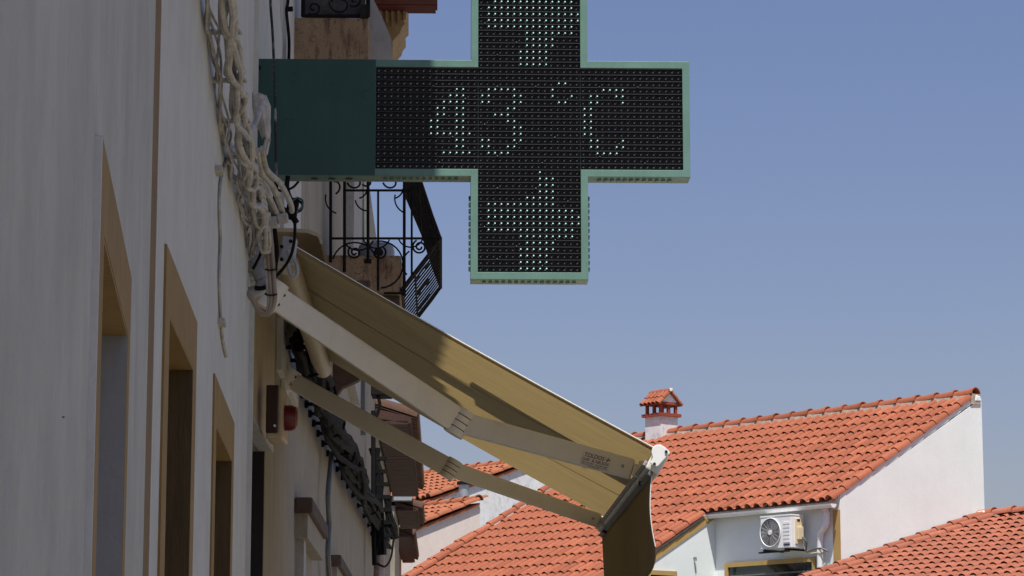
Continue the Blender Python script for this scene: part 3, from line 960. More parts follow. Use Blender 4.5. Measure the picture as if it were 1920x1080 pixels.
for i, (pi, po, yn, yf, d0, lb) in enumerate(((741, 784, 950, 985, 34.0, 'farther small house whose eave carries the upper galvanised gutter end'),
                                            (741, 770, 1000, 1050, 38.5, 'farthest small house on the left, below the lower galvanised gutter end'))):
    h, o, n_, dd, L, ez, w_ = far_eave_house(lb, pi, po, yn, yf, d0, 0, 'eave_brown', 0.06)
    y0, y1, xo = ((924, 938, 774), (962, 988, 773))[i]
    q0, q1 = P(738, y0, d0 - .2), P(xo, y1, d0 - .2)
    m = MB().prism([P(738, y0 - 2, d0 - .2), P(xo - 12, y0 + 2, d0 - .2), P(xo, (y0 + y1) / 2, d0 - .2), P(xo - 3, y1, d0 - .2), P(738, y1, d0 - .2)], dd * 1.2)
    m.build('gutter', 'galvanised', h)
# television aerial above the far eave
an = thing('tv_antenna', P(745, 800, 25.5), 'rooftop television antenna above the dark brown eave', 'antenna')
def apt(x, y, d=25.5): return P(x, y, d)
MB().tube([apt(752, 800), apt(752, 752)], .012, 6).build('mast', 'galvanised', an)
MB().tube([apt(724, 757, 26.2), apt(772, 764, 25.2)], .008, 6).build('boom', 'galvanised', an)
for k in range(7):
    t = k / 6
    c = apt(724, 757, 26.2).lerp(apt(772, 764, 25.2), t)
    MB().tube([c + V((-.03, .25, .06)), c + V((.03, -.25, -.07))], .006, 5).build('element', 'galvanised', an)
MB().tube([apt(727, 762, 26), apt(775, 752, 25.4)], .006, 5).build('element', 'galvanised', an)
MB().tube([apt(727, 770, 26), apt(772, 776, 25.4)], .006, 5).build('element', 'galvanised', an)
MB().cbox(apt(748, 772), V((.06, 0, 0)), V((0, .1, 0)), UP * .05).build('balun', 'cream_paint', an, bevel=.006)
MB().tube([apt(741, 778), apt(748, 768), apt(757, 774)], .016, 6).build('clamp', 'cream_paint', an)

# ================================================================== pharmacy cross
SG0 = P(1000, 221, 8.27)                   # middle of the cross, front plane
sx = W2.N.copy()                           # to the right along the sign
sy = W2.D.copy()                           # away from the viewer
def SP_(px, py, dep=0.0):
    q = plane_hit(px, py, SG0, sy)
    return q + sy * dep
# the sign's own coordinates, from the LED field
p00 = SP_(705, 125); p10 = SP_(1279, 127); p01 = SP_(705, 315.8)
CW = (p10 - p00).dot(sx) / 48.0            # column pitch
CH = (p00.z - p01.z) / 16.0                # row pitch
def sg(c, r, dep=0.0):
    """column, row (row 0 = top row of the arms), depth behind the front plane"""
    return p00 + sx * (CW * c) - UP * (CH * r) + sy * dep
sign = thing('pharmacy_cross_sign', sg(24, 32), 'green pharmacy cross with LED dot display showing 43 degrees, projecting from the wall', 'sign')
FR = 1.13                                  # rim width in cells
TH = 0.095
left_c = (SP_(481, 220) - p00).dot(sx) / CW
outer = [(16 - FR, 16 + FR), (16 - FR, 32 + FR), (32 + FR, 32 + FR), (32 + FR, 16 + FR), (48 + FR, 16 + FR), (48 + FR, -FR), (32 + FR, -FR), (32 + FR, -16 - FR), (16 - FR, -16 - FR), (16 - FR, -FR), (left_c, -FR), (left_c, 16 + FR)]
inner = [(16, 16), (16, 32), (32, 32), (32, 16), (48, 16), (48, 0), (32, 0), (32, -16), (16, -16), (16, 0), (0, 0), (0, 16)]
# body: casing behind the face
body = MB().prism([sg(c, r, 0.018) for c, r in outer], sy * (TH - 0.018)).build('casing', 'green_metal', sign)
# rim: ring of quads with real depth in front of the casing
rim = MB()
n = 12
vo = [sg(c, r, 0.0) for c, r in outer]
vi = [sg(c, r, 0.0) for c, r in inner]
vob = [sg(c, r, 0.0178) for c, r in outer]
vib = [sg(c, r, 0.0178) for c, r in inner]
vs = vo + vi + vob + vib
fs = []
for i in range(n):
    j = (i + 1) % n
    if i in (10,):      # the mounting panel side is its own plate
        pass
    fs.append((i, j, n + j, n + i))
    fs.append((i, j, 2 * n + j, 2 * n + i))
    fs.append((n + i, n + j, 3 * n + j, 3 * n + i))
    fs.append((2 * n + i, 2 * n + j, 3 * n + j, 3 * n + i))
rim.add(vs, fs)
rim.build('rim', 'green_metal', sign, bevel=0.0015)
MB().obox(sg(left_c + .02, 16 + FR - .02, -.0025), sx * (CW * (-left_c - .05)), UP * (CH * (16 + 2 * FR - .04)), sy * .0022).build('mounting_panel', 'green_dark', sign)  # same paint as the rim, with the eave's shade put into the colour
# five display modules, each with visors between its rows
lit = {2: [28, 29], 3: [12, 13, 17, 18, 19, 20, 21, 27, 35, 36, 37, 38], 4: [11, 12, 13, 16, 17, 21, 22, 27, 30, 33, 34, 37, 38],
       5: [10, 11, 12, 13, 16, 17, 21, 22, 28, 29, 33, 34, 38], 6: [9, 10, 12, 13, 20, 21, 32, 33], 7: [9, 10, 12, 13, 18, 19, 20, 32, 33],
       8: [8, 9, 12, 13, 20, 21, 32, 33], 9: [8, 9, 12, 13, 21, 22, 32, 33], 10: [8, 9, 10, 11, 12, 13, 14, 21, 22, 32, 33],
       11: [12, 13, 16, 17, 21, 22, 33, 34, 38], 12: [12, 13, 16, 17, 20, 21, 33, 34, 37, 38], 13: [10, 11, 12, 13, 14, 17, 18, 19, 20, 34, 35, 36, 37],
       -1: range(22, 27), -2: range(22, 27), -3: range(22, 27), -4: range(23, 28), -5: range(23, 28), -6: range(23, 31), -7: range(17, 31),
       -8: range(17, 32), -9: range(17, 32), -10: range(17, 31), -11: range(18, 31), -12: range(17, 28), -13: range(23, 28), -14: range(25, 28), -15: range(25, 28), -16: [25],
       16: [25], 17: [25, 26, 27], 18: [25, 26, 27], 19: [25, 26, 27], 20: range(23, 28), 21: range(17, 28), 22: range(17, 31), 23: range(17, 32),
       24: range(17, 32), 25: range(17, 31), 26: range(22, 31), 27: range(23, 28), 28: range(22, 28), 29: range(22, 27), 30: range(22, 27), 31: range(22, 27)}
def dome(m, c, r, seg=6):
    """small half-round lens facing the viewer"""
    vs = [c - sy * (r * 1.1)]
    for k in range(seg):
        a_ = 2 * math.pi * k / seg
        vs.append(c - sy * (r * .75) + (sx * math.cos(a_) + UP * math.sin(a_)) * (r * .7))
    for k in range(seg):
        a_ = 2 * math.pi * k / seg
        vs.append(c + (sx * math.cos(a_) + UP * math.sin(a_)) * r)
    fs = [(0, 1 + k, 1 + (k + 1) % seg) for k in range(seg)]
    fs += [(1 + k, 1 + seg + k, 1 + seg + (k + 1) % seg, 1 + (k + 1) % seg) for k in range(seg)]
    m.add(vs, fs)
lr = random.Random(5)
for c0, r0 in ((0, 0), (16, 0), (32, 0), (16, -16), (16, 16)):
    bd = MB().obox(sg(c0 + .015, r0 + 15.985, .0105), sx * (CW * 15.97), UP * (CH * 15.97), sy * .007).build('display_module', 'sign_black', sign)
    vis, off_, on_ = MB(), MB(), MB()
    scr = MB()
    for r in range(16):
        vis.obox(sg(c0 + .03, r0 + r + .12, .001), sx * (CW * 15.94), UP * (CH * .09), sy * .0092)
        for c in range(17):
            if c < 16:
                vis.obox(sg(c0 + c + .03, r0 + r + .98, .0085), sx * (CW * .06), UP * (CH * .42), sy * .0018)
        for c in range(16):
            C_, R_ = c0 + c, r0 + r
            dome(off_, sg(C_ + .42, R_ + .56, .0088), CW * .15)
            if C_ in lit.get(R_, ()):
                dome(on_, sg(C_ + .66, R_ + .34, .0088), CW * .118)
            else:
                dome(off_, sg(C_ + .66, R_ + .34, .0088), CW * .055)
    for c, r in ((3, 3), (9, 3), (14, 5), (1, 9), (6, 12), (12, 11), (3, 14), (10, 15)):
        dome(scr, sg(c0 + c, r0 + r + .02, .0006), CW * .15)
    tag(vis.build('visor_rows', 'visor', bd, fix=False), None, None, kind='stuff')
    tag(off_.build('led_lenses', 'led_off', bd, fix=False), None, None, kind='stuff')
    if on_.v:
        tag(on_.build('lit_leds', 'led_lit', bd, fix=False), None, None, kind='stuff')
    tag(scr.build('screws', 'dark_screw', bd, fix=False), None, None, kind='stuff')
# louvre hoods round the casing edges
def hood(c, out):
    a_ = sx if abs(out.z) > .5 else UP
    m = MB()
    p = c
    m.prism([p - a_ * .0055, p - a_ * .0055 + sy * .030, p + a_ * .0055 + sy * .030, p + a_ * .0055], V((0, 0, 0)) + out * .0062)
    return m
for k in range(12):
    hood(sg(1.6 + k, 16 + FR, .03), -UP).build('vent_louvre', 'green_metal', sign)
    hood(sg(35 + k, 16 + FR, .03), -UP).build('vent_louvre', 'green_metal', sign)
for k in range(15):
    hood(sg(17 + k, 32 + FR, .03), -UP).build('vent_louvre', 'green_metal', sign)
for k in range(12):
    hood(sg(16 - FR, 20.2 + k, .03), -sx).build('vent_louvre', 'green_dark', sign)
    hood(sg(32 + FR, 20.2 + k, .03), sx).build('vent_louvre', 'green_dark', sign)
for k in range(3):
    c = sg(-9.5 + 2.7 * k, 16 + FR, .045)
    MB().tube([c, c - UP * .002], .012, 12).build('cable_hole', 'sign_black', sign)
q = SP_(486, 128)
MB().tube([q, q - sy * .02], .006, 8).build('bolt', 'iron_rust', sign)

# ================================================================== awning
A = P(553, 462, 7.70)
Bp = plane_hit(1235, 846, A, W2.D)
Wd = W2.D
# far front corner lies on the bar line
def closest_w(px, py, p0, d):
    best = None
    w_ = 0.5
    while w_ < 5:
        x, y = proj(p0 + d * w_)
        e = (x - px) ** 2 + (y - py) ** 2
        if best is None or e < best[0]: best = (e, w_)
        w_ += .01
    return best[1]
AW = closest_w(1140, 972, Bp, Wd)
slope = (Bp - A)
nrm = slope.cross(Wd).normalized()
if nrm.z < 0: nrm = -nrm
aw = thing('awning', W2.pt((A - W2.o).dot(Wd) + AW / 2, A.z), 'beige folding-arm awning stretched out under the green cross', 'awning')
rows = []
NS, NW = 24, 16
for i in range(NS + 1):
    t = i / NS
    row = []
    for j in range(NW + 1):
        u_ = j / NW
        p = A + slope * t + Wd * (AW * u_)
        sag = -0.012 * math.sin(math.pi * t) * (0.6 + 0.4 * math.sin(math.pi * u_)) + 0.0018 * math.sin(9 * u_ * math.pi + 2 * t)
        row.append(p + nrm * sag)
    rows.append(row)
fb = MB().grid(rows)
fab = fb.build('fabric', 'awning_fabric', aw, smooth=True, fix=False)
for u0, u1 in ((0.0, 0.022),):
    hm = MB().grid([[rows[i][0] + Wd * (AW * u) - nrm * .0022 for u in (u0 - .0005, u1)] for i in range(NS + 1)])
    h_ = hm.build('hem', 'awning_fabric', fab, fix=False)
MB().tube([rows[i][0] + nrm * .001 for i in range(NS + 1)], .0016, 6).build('sunlit_edge', 'white_cap', fab, smooth=True)  # white strip added to imitate the sunlit top edge of the cloth
for u in (.333, .667):
    j = int(u * NW)
    sm = MB().grid([[rows[i][j] - nrm * .002, rows[i][j] - nrm * .002 + Wd * .018] for i in range(NS + 1)])
    s_ = sm.build('seam', 'awning_fabric', fab, fix=False)
# roller tube and protective hood on the wall
rc = A + V((-.025, 0, -.035))
MB().tube([rc + Wd * .10, rc + Wd * (AW - .02)], .034, 18).build('roller', 'cream_paint', aw, smooth=True)
hood_p = [(553, 412), (596, 424), (600, 436), (556, 424)]
hd = MB()
c_ = W2.pt((A - W2.o).dot(Wd) + .12, 0, 0)
prof_h = [(0.005, .085), (.20, .075), (.235, .06), (.243, .03), (.236, .03), (.228, .052), (.195, .064), (0.005, .072)]
hd.prism([V((c_.x, c_.y, A.z + z)) + W2.N * o for o, z in prof_h], Wd * (AW - .2))
hd.build('hood', 'cream_paint', aw, smooth=True)
# front bar with its end cap
fw = (slope - UP * slope.dot(UP)).normalized()
ud = slope.normalized()
fbar = MB()
fbar.obox(Bp - ud * .012 - nrm * .062, ud * .045, nrm * .062, Wd * AW)
fbar.build('front_bar', 'arm_paint', aw, bevel=.006)
MB().obox(Bp - ud * .022 - nrm * .058, ud * .009, nrm * .016, Wd * AW).build('bar_groove', 'conduit_grey', aw, bevel=.002)
MB().obox(Bp + ud * .004 - nrm * .076, ud * .014, nrm * .0135, Wd * AW).build('bar_lip', 'conduit_dark', aw, bevel=.002)
cap_px = [(1229, 835), (1238, 834), (1246, 839), (1254, 846), (1256, 850), (1245, 862), (1234, 874), (1230, 876), (1224, 874), (1219, 869), (1222, 862), (1223, 858), (1221, 850), (1222, 842), (1225, 838)]
cp_ = [plane_hit(x, y, Bp - Wd * .004, Wd) for x, y in cap_px]
cap = MB().prism(cp_, -Wd * .012).build('end_cap', 'white_cap', aw, bevel=.0025)
cp2 = MB().prism([p + Wd * (AW + .008) for p in cp_], Wd * .012).build('end_cap', 'white_cap', aw, bevel=.0025)
for x, y in ((1249, 847), (1227, 870)):
    q = plane_hit(x, y, Bp - Wd * .016, Wd)
    MB().tube([q, q - Wd * .004], .0045, 10).build('screw', 'dark_screw', cap)
# valance hanging from the bar
vr = []
v_top = Bp + ud * .010 - nrm * .070
NV, NH = 60, 12
for i in range(NH + 1):
    t = i / NH
    row = []
    for j in range(NV + 1):
        u_ = j / NV
        L = .212 + .095 * (1 - math.exp(-u_ * AW / .14))
        wav = .012 * t * math.sin(7.0 * u_ * 2 + .6) + .010 * t * math.sin(31 * u_ + 1.2)
        curl = -.012 * max(0, 1 - u_ / .08) * math.sin(math.pi * min(1, t * .9)) - .004 * t
        row.append(v_top + Wd * (AW * u_ + .01) - UP * (L * t) + W2.N * (wav + curl + .006))
    vr.append(row)
vl = MB().grid(vr).build('valance', 'awning_fabric', aw, smooth=True, fix=False)
md = vl.modifiers.new('thick', 'SOLIDIFY'); md.thickness = 0.0022; md.offset = 0
MB().tube([r_[0] for r_ in vr], .0016, 6).build('piping', 'white_cap', vl, smooth=True)
MB().tube([vr[-1][j] for j in range(NV + 1)], .0022, 5).build('piping', 'awning_fabric', vl, smooth=True)
# folding arms
pl0 = A - nrm * .045
def on_arm(px, py): return plane_hit(px, py, pl0, nrm)
def beam(p, q, hgt, dep, hgt2=None):
    """box beam between p and q, tall across the cloth"""
    ax = (q - p).normalized()
    side = ax.cross(nrm).normalized()
    upv = side.cross(ax).normalized()
    if upv.dot(nrm) < 0: upv = -upv
    h2_ = hgt2 or hgt
    m = MB()
    c = []
    for e, h in ((p, hgt), (q, h2_)):
        c.append([e - side * dep / 2 - upv * h / 2, e + side * dep / 2 - upv * h / 2, e + side * dep / 2 + upv * h / 2, e - side * dep / 2 + upv * h / 2])
    m.hexa(c[0] + c[1])
    return m, ax, side, upv
LABEL = None
for idx, (sh, el, fr, hs) in enumerate((((508, 552), (862, 792), (1186, 880), .074), ((540, 710), (845, 879), (1122, 976), .064))):
    s3, e3, f3 = P(*sh, 7.76), P(*el, 8.12), on_arm(*fr)
    if idx == 1:
        pv = A + Wd * (AW - .32)
        s3, e3, f3 = (plane_hit(*q_, pv, Wd) for q_ in (sh, el, fr))
        e3 = plane_hit(*el, pv - Wd * .22, Wd)
    m, ax, sd, uv = beam(s3, e3, hs, .034, hs * 1.08)
    arm1 = m.build('arm', 'arm_paint', aw, bevel=.006)
    ang = (f3 - e3).normalized()
    m, ax2, sd2, uv2 = beam(e3 - ang * .0, f3, hs * .92, .030, hs * .84)
    arm2 = m.build('forearm', 'arm_paint', aw, bevel=.006)
    # elbow: round knuckle with two hinge rings
    er = .033 if idx == 0 else .027
    MB().tube([e3 - uv * hs * .58, e3 + uv * hs * .58], er, 20).build('elbow', 'arm_paint', aw, smooth=True)
    for k in (-.28, .0, .28):
        c = e3 + uv * (hs * k)
        MB().tube([c - uv * .0012, c + uv * .0012], er + .0008, 20).build('hinge_gap', 'iron', aw)
    if ax2.x > 0 and sd2.y > 0: sd2 = -sd2
    q = e3 + ax2 * .05 + uv2 * 0.005 + sd2 * .0155
    # wrist: fork, pin and bracket on the front bar
    w0 = f3 + ax2 * .004
    MB().cbox(w0 + ax2 * .016, ax2 * .035, sd2 * .026, uv2 * hs * .5).build('fork', 'arm_paint', aw, bevel=.004)
    MB().tube([w0 + ax2 * .034 - uv2 * hs * .40, w0 + ax2 * .034 + uv2 * hs * .36], .0125, 14).build('pin', 'arm_paint', aw, smooth=True)
    MB().tube([w0 + ax2 * .034 - uv2 * hs * .56, w0 + ax2 * .034 - uv2 * hs * .40], .009, 10).build('pin_end', 'iron', aw, smooth=True)
    bar_pt = Bp - nrm * .03 + Wd * ((w0 - Bp).dot(Wd) - .01)
    br_, _, _, _ = beam(w0 + ax2 * .03 + uv2 * hs * .45, bar_pt, .04, .03)
    br_.build('bar_bracket', 'arm_paint', aw, bevel=.004)
    MB().tube([f3 - ax2 * .030 + sd2 * .0145, f3 - ax2 * .030 + sd2 * .018], .005, 10).build('rivet', 'conduit_grey', arm2)
    # shoulder bracket on the wall
    sw = W2.pt((s3 - W2.o).dot(Wd), s3.z, 0.0)
    MB().obox(sw + V((.002, -.05, -.06)), V((.02, 0, 0)), V((0, .12, 0)), UP * .13).build('wall_plate', 'arm_paint', aw, bevel=.004)
    MB().tube([s3 - uv * hs * .6 - ax * .0, s3 + uv * hs * .6], .036, 16).build('shoulder', 'arm_paint', aw, smooth=True)
    MB().obox(sw + V((.02, -.03, -.03)), (s3 - sw) * .9, V((0, .06, 0)), UP * .06).build('shoulder_bracket', 'cream_paint', aw, bevel=.004)
    for k in (-.015, .018):
        c = s3 + ax * .03 + uv * k - sd * 0
        c2 = c + (sd if sd.y < 0 else -sd) * .0175
        MB().tube([c2, c2 + (sd if sd.y < 0 else -sd) * .003], .005, 8).build('bolt', 'dark_screw', aw)
    if idx == 0:
        LABEL = (arm2, e3, f3, ax2, sd2, uv2, hs)
# maker's label on the near forearm
arm2, e3, f3, ax2, sd2, uv2, hs = LABEL
sd2 = sd2 if sd2.y < 0 else -sd2
lc = None
fn = e3 + sd2 * .0153
def on_fore(px, py): return plane_hit(px, py, fn, sd2)
l0, l1 = on_fore(1089, 862), on_fore(1141, 873)
tw_ = (l1 - l0).dot(ax2)
c0 = on_fore(1116, 866)
c0 = c0 + sd2 * .0004
lh = .049
plate = MB().cbox(c0, ax2 * (tw_ * 1.06), uv2 * lh, sd2 * .0008).build('maker_label', 'label_plate', arm2)
def text_mesh(body, size, matname, center, parent, name='lettering', align='CENTER', shear=0.18, width=None, bold=0.012):
    cu = bpy.data.curves.new('lettering', 'FONT')
    cu.body = body
    cu.size = 1.0
    cu.shear = shear
    cu.align_x = 'CENTER'
    cu.align_y = 'CENTER'
    cu.offset = bold
    cu.resolution_u = 4
    ob = bpy.data.objects.new('lettering_tmp', cu)
    COL.objects.link(ob)
    bpy.context.view_layer.update()
    dg = bpy.context.evaluated_depsgraph_get()
    me = bpy.data.meshes.new_from_object(ob.evaluated_get(dg))
    bpy.data.objects.remove(ob)
    xs = [v.co.x for v in me.vertices]; ys = [v.co.y for v in me.vertices]
    w_ = max(xs) - min(xs); h_ = max(ys) - min(ys)
    kx = (width / w_) if width else size / h_
    ky = size / h_
    cx_, cy_ = (max(xs) + min(xs)) / 2, (max(ys) + min(ys)) / 2
    org = ORG[parent.name]
    for v in me.vertices:
        v.co = center + ax2 * ((v.co.x - cx_) * kx) + uv2 * ((v.co.y - cy_) * ky) - org
    me.materials.clear()
    me.materials.append(MATS[matname])
    o = bpy.data.objects.new(name, me)
    COL.objects.link(o)
    o.parent = parent
    ORG[o.name] = org
    return o
tz = c0 + sd2 * .0008
LW = tw_
lettering = [('TOLDOS', .0125, 'label_red', -.07 * LW, .0150, .72 * LW), ('LUIS', .0088, 'label_black', -.34 * LW, .0010, .26 * LW),
             ('&', .0088, 'label_red', -.08 * LW, .0010, .09 * LW), ('NELSON', .0088, 'label_black', .245 * LW, .0010, .47 * LW),
             ('962 210 862 - 962 847 868', .0046, 'label_black', 0, -.0090, .93 * LW)]
FORE = arm2
# lettering lies on the label: parented beside it under the forearm
for body, size, mt, dx_, dz_, wd_ in lettering:
    text_mesh(body, size, mt, tz + ax2 * dx_ + uv2 * dz_, arm2, width=wd_)
for w_, dz_ in ((.95, -.0148), (.42, -.0185)):
    MB().cbox(tz + uv2 * dz_, ax2 * (LW * w_), uv2 * .0011, sd2 * .0002).build('small_print', 'label_black', arm2)
m = MB()
for k in range(4):
    a_ = .4 + k * 1.2
    c = tz + ax2 * (.43 * LW) + uv2 * .0135
    p = c + ax2 * (.0042 * math.cos(a_)) + uv2 * (.0042 * math.sin(a_))
    t_ = ax2 * math.cos(a_) + uv2 * math.sin(a_)
    n_ = ax2 * -math.sin(a_) + uv2 * math.cos(a_)
    m.cbox(p, t_ * .0062, n_ * .0026, sd2 * .0003 * (1 + .3 * k))
m.build('emblem', 'label_red', arm2)
# gear box and crank eye at the near end
gq = P(541, 470, 7.56)
MB().cbox(gq, V((.042, 0, -.006)), V((0, .05, 0)), V((.008, 0, .075))).build('gear_box', 'conduit_grey', aw, bevel=.006)
for x, y in ((528, 462), (528, 486), (545, 452)):
    c = P(x, y, 7.53)
    MB().tube([c, c + V((0, .006, 0))], .0055, 8).build('gear_bolt', 'iron', aw)
ce = P(549, 502, 7.50)
eye = []
for k in range(20):
    t = 2 * math.pi * k / 20
    ex, ezz = .0125 * math.cos(t), .026 * math.copysign(abs(math.sin(t)) ** .8, math.sin(t))
    eye.append(ce + V((ex + .18 * -ezz, 0, ezz)))
MB().tube(eye, .0052, 8, closed=True).build('crank_eye', 'conduit_grey', aw, smooth=True)
MB().tube([ce + V((-.006, 0, .026)), ce + V((-.014, 0, .05))], .006, 8).build('crank_shaft', 'conduit_grey', aw, smooth=True)

# ================================================================== tiled houses across the end of the street
U = V((-.63, .7766, 0)).normalized()      # along the ridges, away to the left
M_ = V((.7766, .63, 0)).normalized()      # up the slopes
C = P(1565, 938, 42.0)                    # right end of the gutter eave
TW, TL = .212, .355                       # tile cover width and exposed length
def s_tile(matname):
    """interlocking clay tile: flat channel and round barrel; x across, y up the slope"""
    prof = [(0, .012), (.028, .004), (.062, .004), (.085, .014)]
    n = 7
    for k in range(n + 1):
        a_ = math.pi - math.pi * k / n
        prof.append((.158 + .073 * math.cos(a_), .014 + .054 * math.sin(a_)))
    prof = [(x * TW / .228, z) for x, z in prof]
    m = MB()
    th = .006
    top0 = [V((x, 0, z + .030)) for x, z in prof]
    top1 = [V((x, .42, z * .94)) for x, z in prof]
    bot0 = [V((x, .004, z + .030 - th)) for x, z in prof]
    m.grid([top0, top1])
    m.grid([bot0, top0])
    return m.mesh('roof_tile', matname, smooth=True, fix=False)
TILE = s_tile('tile'); TILE_P = s_tile('tile_pale'); TILE_B = s_tile('tile_back')
trng = random.Random(21)
def combine(name, me, mats_, parent, kind='stuff'):
    vs0 = [v.co.copy() for v in me.vertices]
    fs0 = [list(p.vertices) for p in me.polygons]
    m = MB()
    for M in mats_:
        m.add([M @ v for v in vs0], fs0)
    o = m.build(name, me.materials[0].name, parent, smooth=True, fix=False)
    tag(o, None, None, kind=kind)
    return o
def tile_field(roof, O, rise, cells, me, name='roof_tile', limit=300):
    """O: corner with column 0,row 0; columns run along U, rows up the slope"""
    up = (M_ + UP * rise).normalized()
    nn = U.cross(up).normalized()
    if nn.z < 0: nn = -nn
    xax = -U
    allm = []
    for i, j in cells:
        p = O + U * (TW * (i + 1)) + up * (TL * j)
        jit = trng.uniform(-.004, .004)
        M = frame_matrix(p + U * jit + nn * (.012 + trng.uniform(-.003, .003)), xax, (up + U * trng.uniform(-.012, .012)).normalized(), nn)
        x, y = proj(p + up * TL * .5)
        vis_ = -30 < x < 1950 and -30 < y < 1110
        allm.append((0 if vis_ else 1, (p - EYE).length, M))
    allm.sort(key=lambda t: (t[0], t[1]))
    for _, _, M in allm[:limit]:
        place(name, me, roof, M)
    rest = [M for _, _, M in allm[limit:]]
    if rest:
        combine('roof_tiles', me, rest, roof)
    return up, nn
def tile_row(roof, p, q, me, name, step, nn, lim=400):
    """barrel tiles along a line from p (low/near end) to q"""
    ax = (q - p)
    n = max(1, int(round(ax.length / step)))
    ax = ax.normalized()
    side = ax.cross(nn).normalized()
    for k in range(n):
        jit = trng.uniform(-.006, .006)
        M = frame_matrix(p + ax * (step * k) + nn * (.012 + jit * .6), side, (ax + nn * .035 * -1 + side * jit).normalized(), (nn + ax * .035).normalized())
        place(name, me, roof, M)

# --- big house on the right
big = thing('tiled_house', V((C.x, C.y, 0)) + U * 5 + M_ * 1.5, 'big white house with terracotta roof, tall blank gable and air conditioner on its wall', 'house')
RUN, RISE_H = 3.42, 1.91
rise = RISE_H / RUN
EU = 2.89                                 # eave length up to the wing
RU = 8.95                                 # ridge length to the left rake
LOW = 3.6                                 # how far the wing's roof runs on down
gb_ = [C + M_ * .12, C + M_ * (RUN + .12)]
wt = C.z - .10
GW = 0.004
def at(u, m, z): 
    q = C + U * u + M_ * m
    return V((q.x, q.y, z))
def roof_z(m): return C.z + rise * m
wl = MB()
# upper body
for (u0, u1, m0, m1) in ((0.0, RU - .05, .12, RUN + .16), (EU + .002, RU - .05, -LOW + .15, .118)):
    top = .06
    wl.hexa([at(u0, m0, 0), at(u1, m0, 0), at(u1, m1, 0), at(u0, m1, 0),
             at(u0, m0, roof_z(m0) - top), at(u1, m0, roof_z(m0) - top), at(u1, m1, roof_z(min(m1, RUN)) - top + (.06 if m1 > 1 else 0)), at(u0, m1, roof_z(min(m1, RUN)) - top + (.06 if m1 > 1 else 0))])
wl.build('wall', 'limewash', big)
rf = MB()
zr_ = roof_z(RUN)
th = .045
rf.hexa([at(0.12, -.04, roof_z(-.04) - th), at(RU, -.04, roof_z(-.04) - th), at(RU, RUN, roof_z(RUN) - th), at(0.12, RUN, roof_z(RUN) - th),
         at(0.12, -.04, roof_z(-.04)), at(RU, -.04, roof_z(-.04)), at(RU, RUN, roof_z(RUN)), at(0.12, RUN, roof_z(RUN))])
MB().hexa([at(.0005, .122, roof_z(.122) - .059), at(.118, .122, roof_z(.122) - .059), at(.118, RUN, zr_ - .059), at(.0005, RUN, zr_ - .059),
           at(.0005, .122, roof_z(.122) + .03), at(.118, .122, roof_z(.122) + .03), at(.118, RUN, zr_ + .03), at(.0005, RUN, zr_ + .03)]).build('gable_coping', 'limewash', big)
rf.hexa([at(EU, -LOW, roof_z(-LOW) - th), at(RU, -LOW, roof_z(-LOW) - th), at(RU, -.042, roof_z(-.042) - th), at(EU, -.042, roof_z(-.042) - th),
         at(EU, -LOW, roof_z(-LOW)), at(RU, -LOW, roof_z(-LOW)), at(RU, -.042, roof_z(-.042)), at(EU, -.042, roof_z(-.042))])
roof = rf.build('roof', 'mortar', big)
ncol = int((RU - .1) / TW); nrow = int(RUN * math.sqrt(1 + rise * rise) / TL)
ncw0 = int(math.ceil((EU + .05) / TW))
cells = [(i, j) for i in range(ncol) for j in range(0, nrow)]
nlow = int(LOW * math.sqrt(1 + rise * rise) / TL)
cells += [(i, -j) for i in range(ncw0, ncol) for j in range(1, nlow + 1)]
cells = [c for c in cells if not (c[1] == nrow and False)]
upv, nn = tile_field(roof, at(.12, -.07, roof_z(-.07)), rise, cells, TILE)
# rake tiles on the right gable, on the wing's gable and along the left edge
tile_row(roof, at(.055, -.06, roof_z(-.06) + .03), at(.055, RUN - .1, roof_z(RUN - .1) + .03), barrel, 'rake_tile', TL, nn)
tile_row(roof, at(EU + .03, -LOW, roof_z(-LOW) + .03), at(EU + .03, -.1, roof_z(-.1) + .03), barrel, 'rake_tile', TL, nn)
tile_row(roof, at(RU, -LOW, roof_z(-LOW) + .05), at(RU, RUN, roof_z(RUN) + .05), barrel, 'rake_tile', TL, nn)
tile_row(roof, at(RU + .17, -LOW, roof_z(-LOW) + .04), at(RU + .17, -.3, roof_z(-.3) + .04), barrel, 'rake_tile', TL, nn)
MB().hexa([at(RU + .05, -LOW, roof_z(-LOW) - .3), at(RU + .25, -LOW, roof_z(-LOW) - .3), at(RU + .25, .1, roof_z(.1) - .3), at(RU + .05, .1, roof_z(.1) - .3),
           at(RU + .05, -LOW, roof_z(-LOW) + .035), at(RU + .25, -LOW, roof_z(-LOW) + .035), at(RU + .25, .1, roof_z(.1) + .035), at(RU + .05, .1, roof_z(.1) + .035)]).build('parapet', 'mortar', roof)
# ridge with mortar bed
zr = roof_z(RUN)
MB().hexa([at(-.02, RUN - .13, zr - .12), at(RU, RUN - .13, zr - .12), at(RU, RUN + .12, zr - .1), at(-.02, RUN + .12, zr - .1),
           at(-.02, RUN - .09, zr + .065), at(RU, RUN - .09, zr + .065), at(RU, RUN + .09, zr + .065), at(-.02, RUN + .09, zr + .065)]).build('ridge_mortar', 'mortar', roof)
tile_row(roof, at(-.03, RUN, zr + .055), at(RU, RUN, zr + .055), ridge_me, 'ridge_tile', .43, UP)
MB().hexa([at(-.03, RUN - .03, zr - .06), at(.06, RUN - .03, zr - .06), at(.06, RUN + .14, zr - .06), at(-.03, RUN + .14, zr - .06),
           at(-.03, RUN + .0, zr + .05), at(.05, RUN + .0, zr + .09), at(.05, RUN + .11, zr + .07), at(-.03, RUN + .11, zr + .02)]).build('ridge_end', 'limewash', roof, bevel=.02)
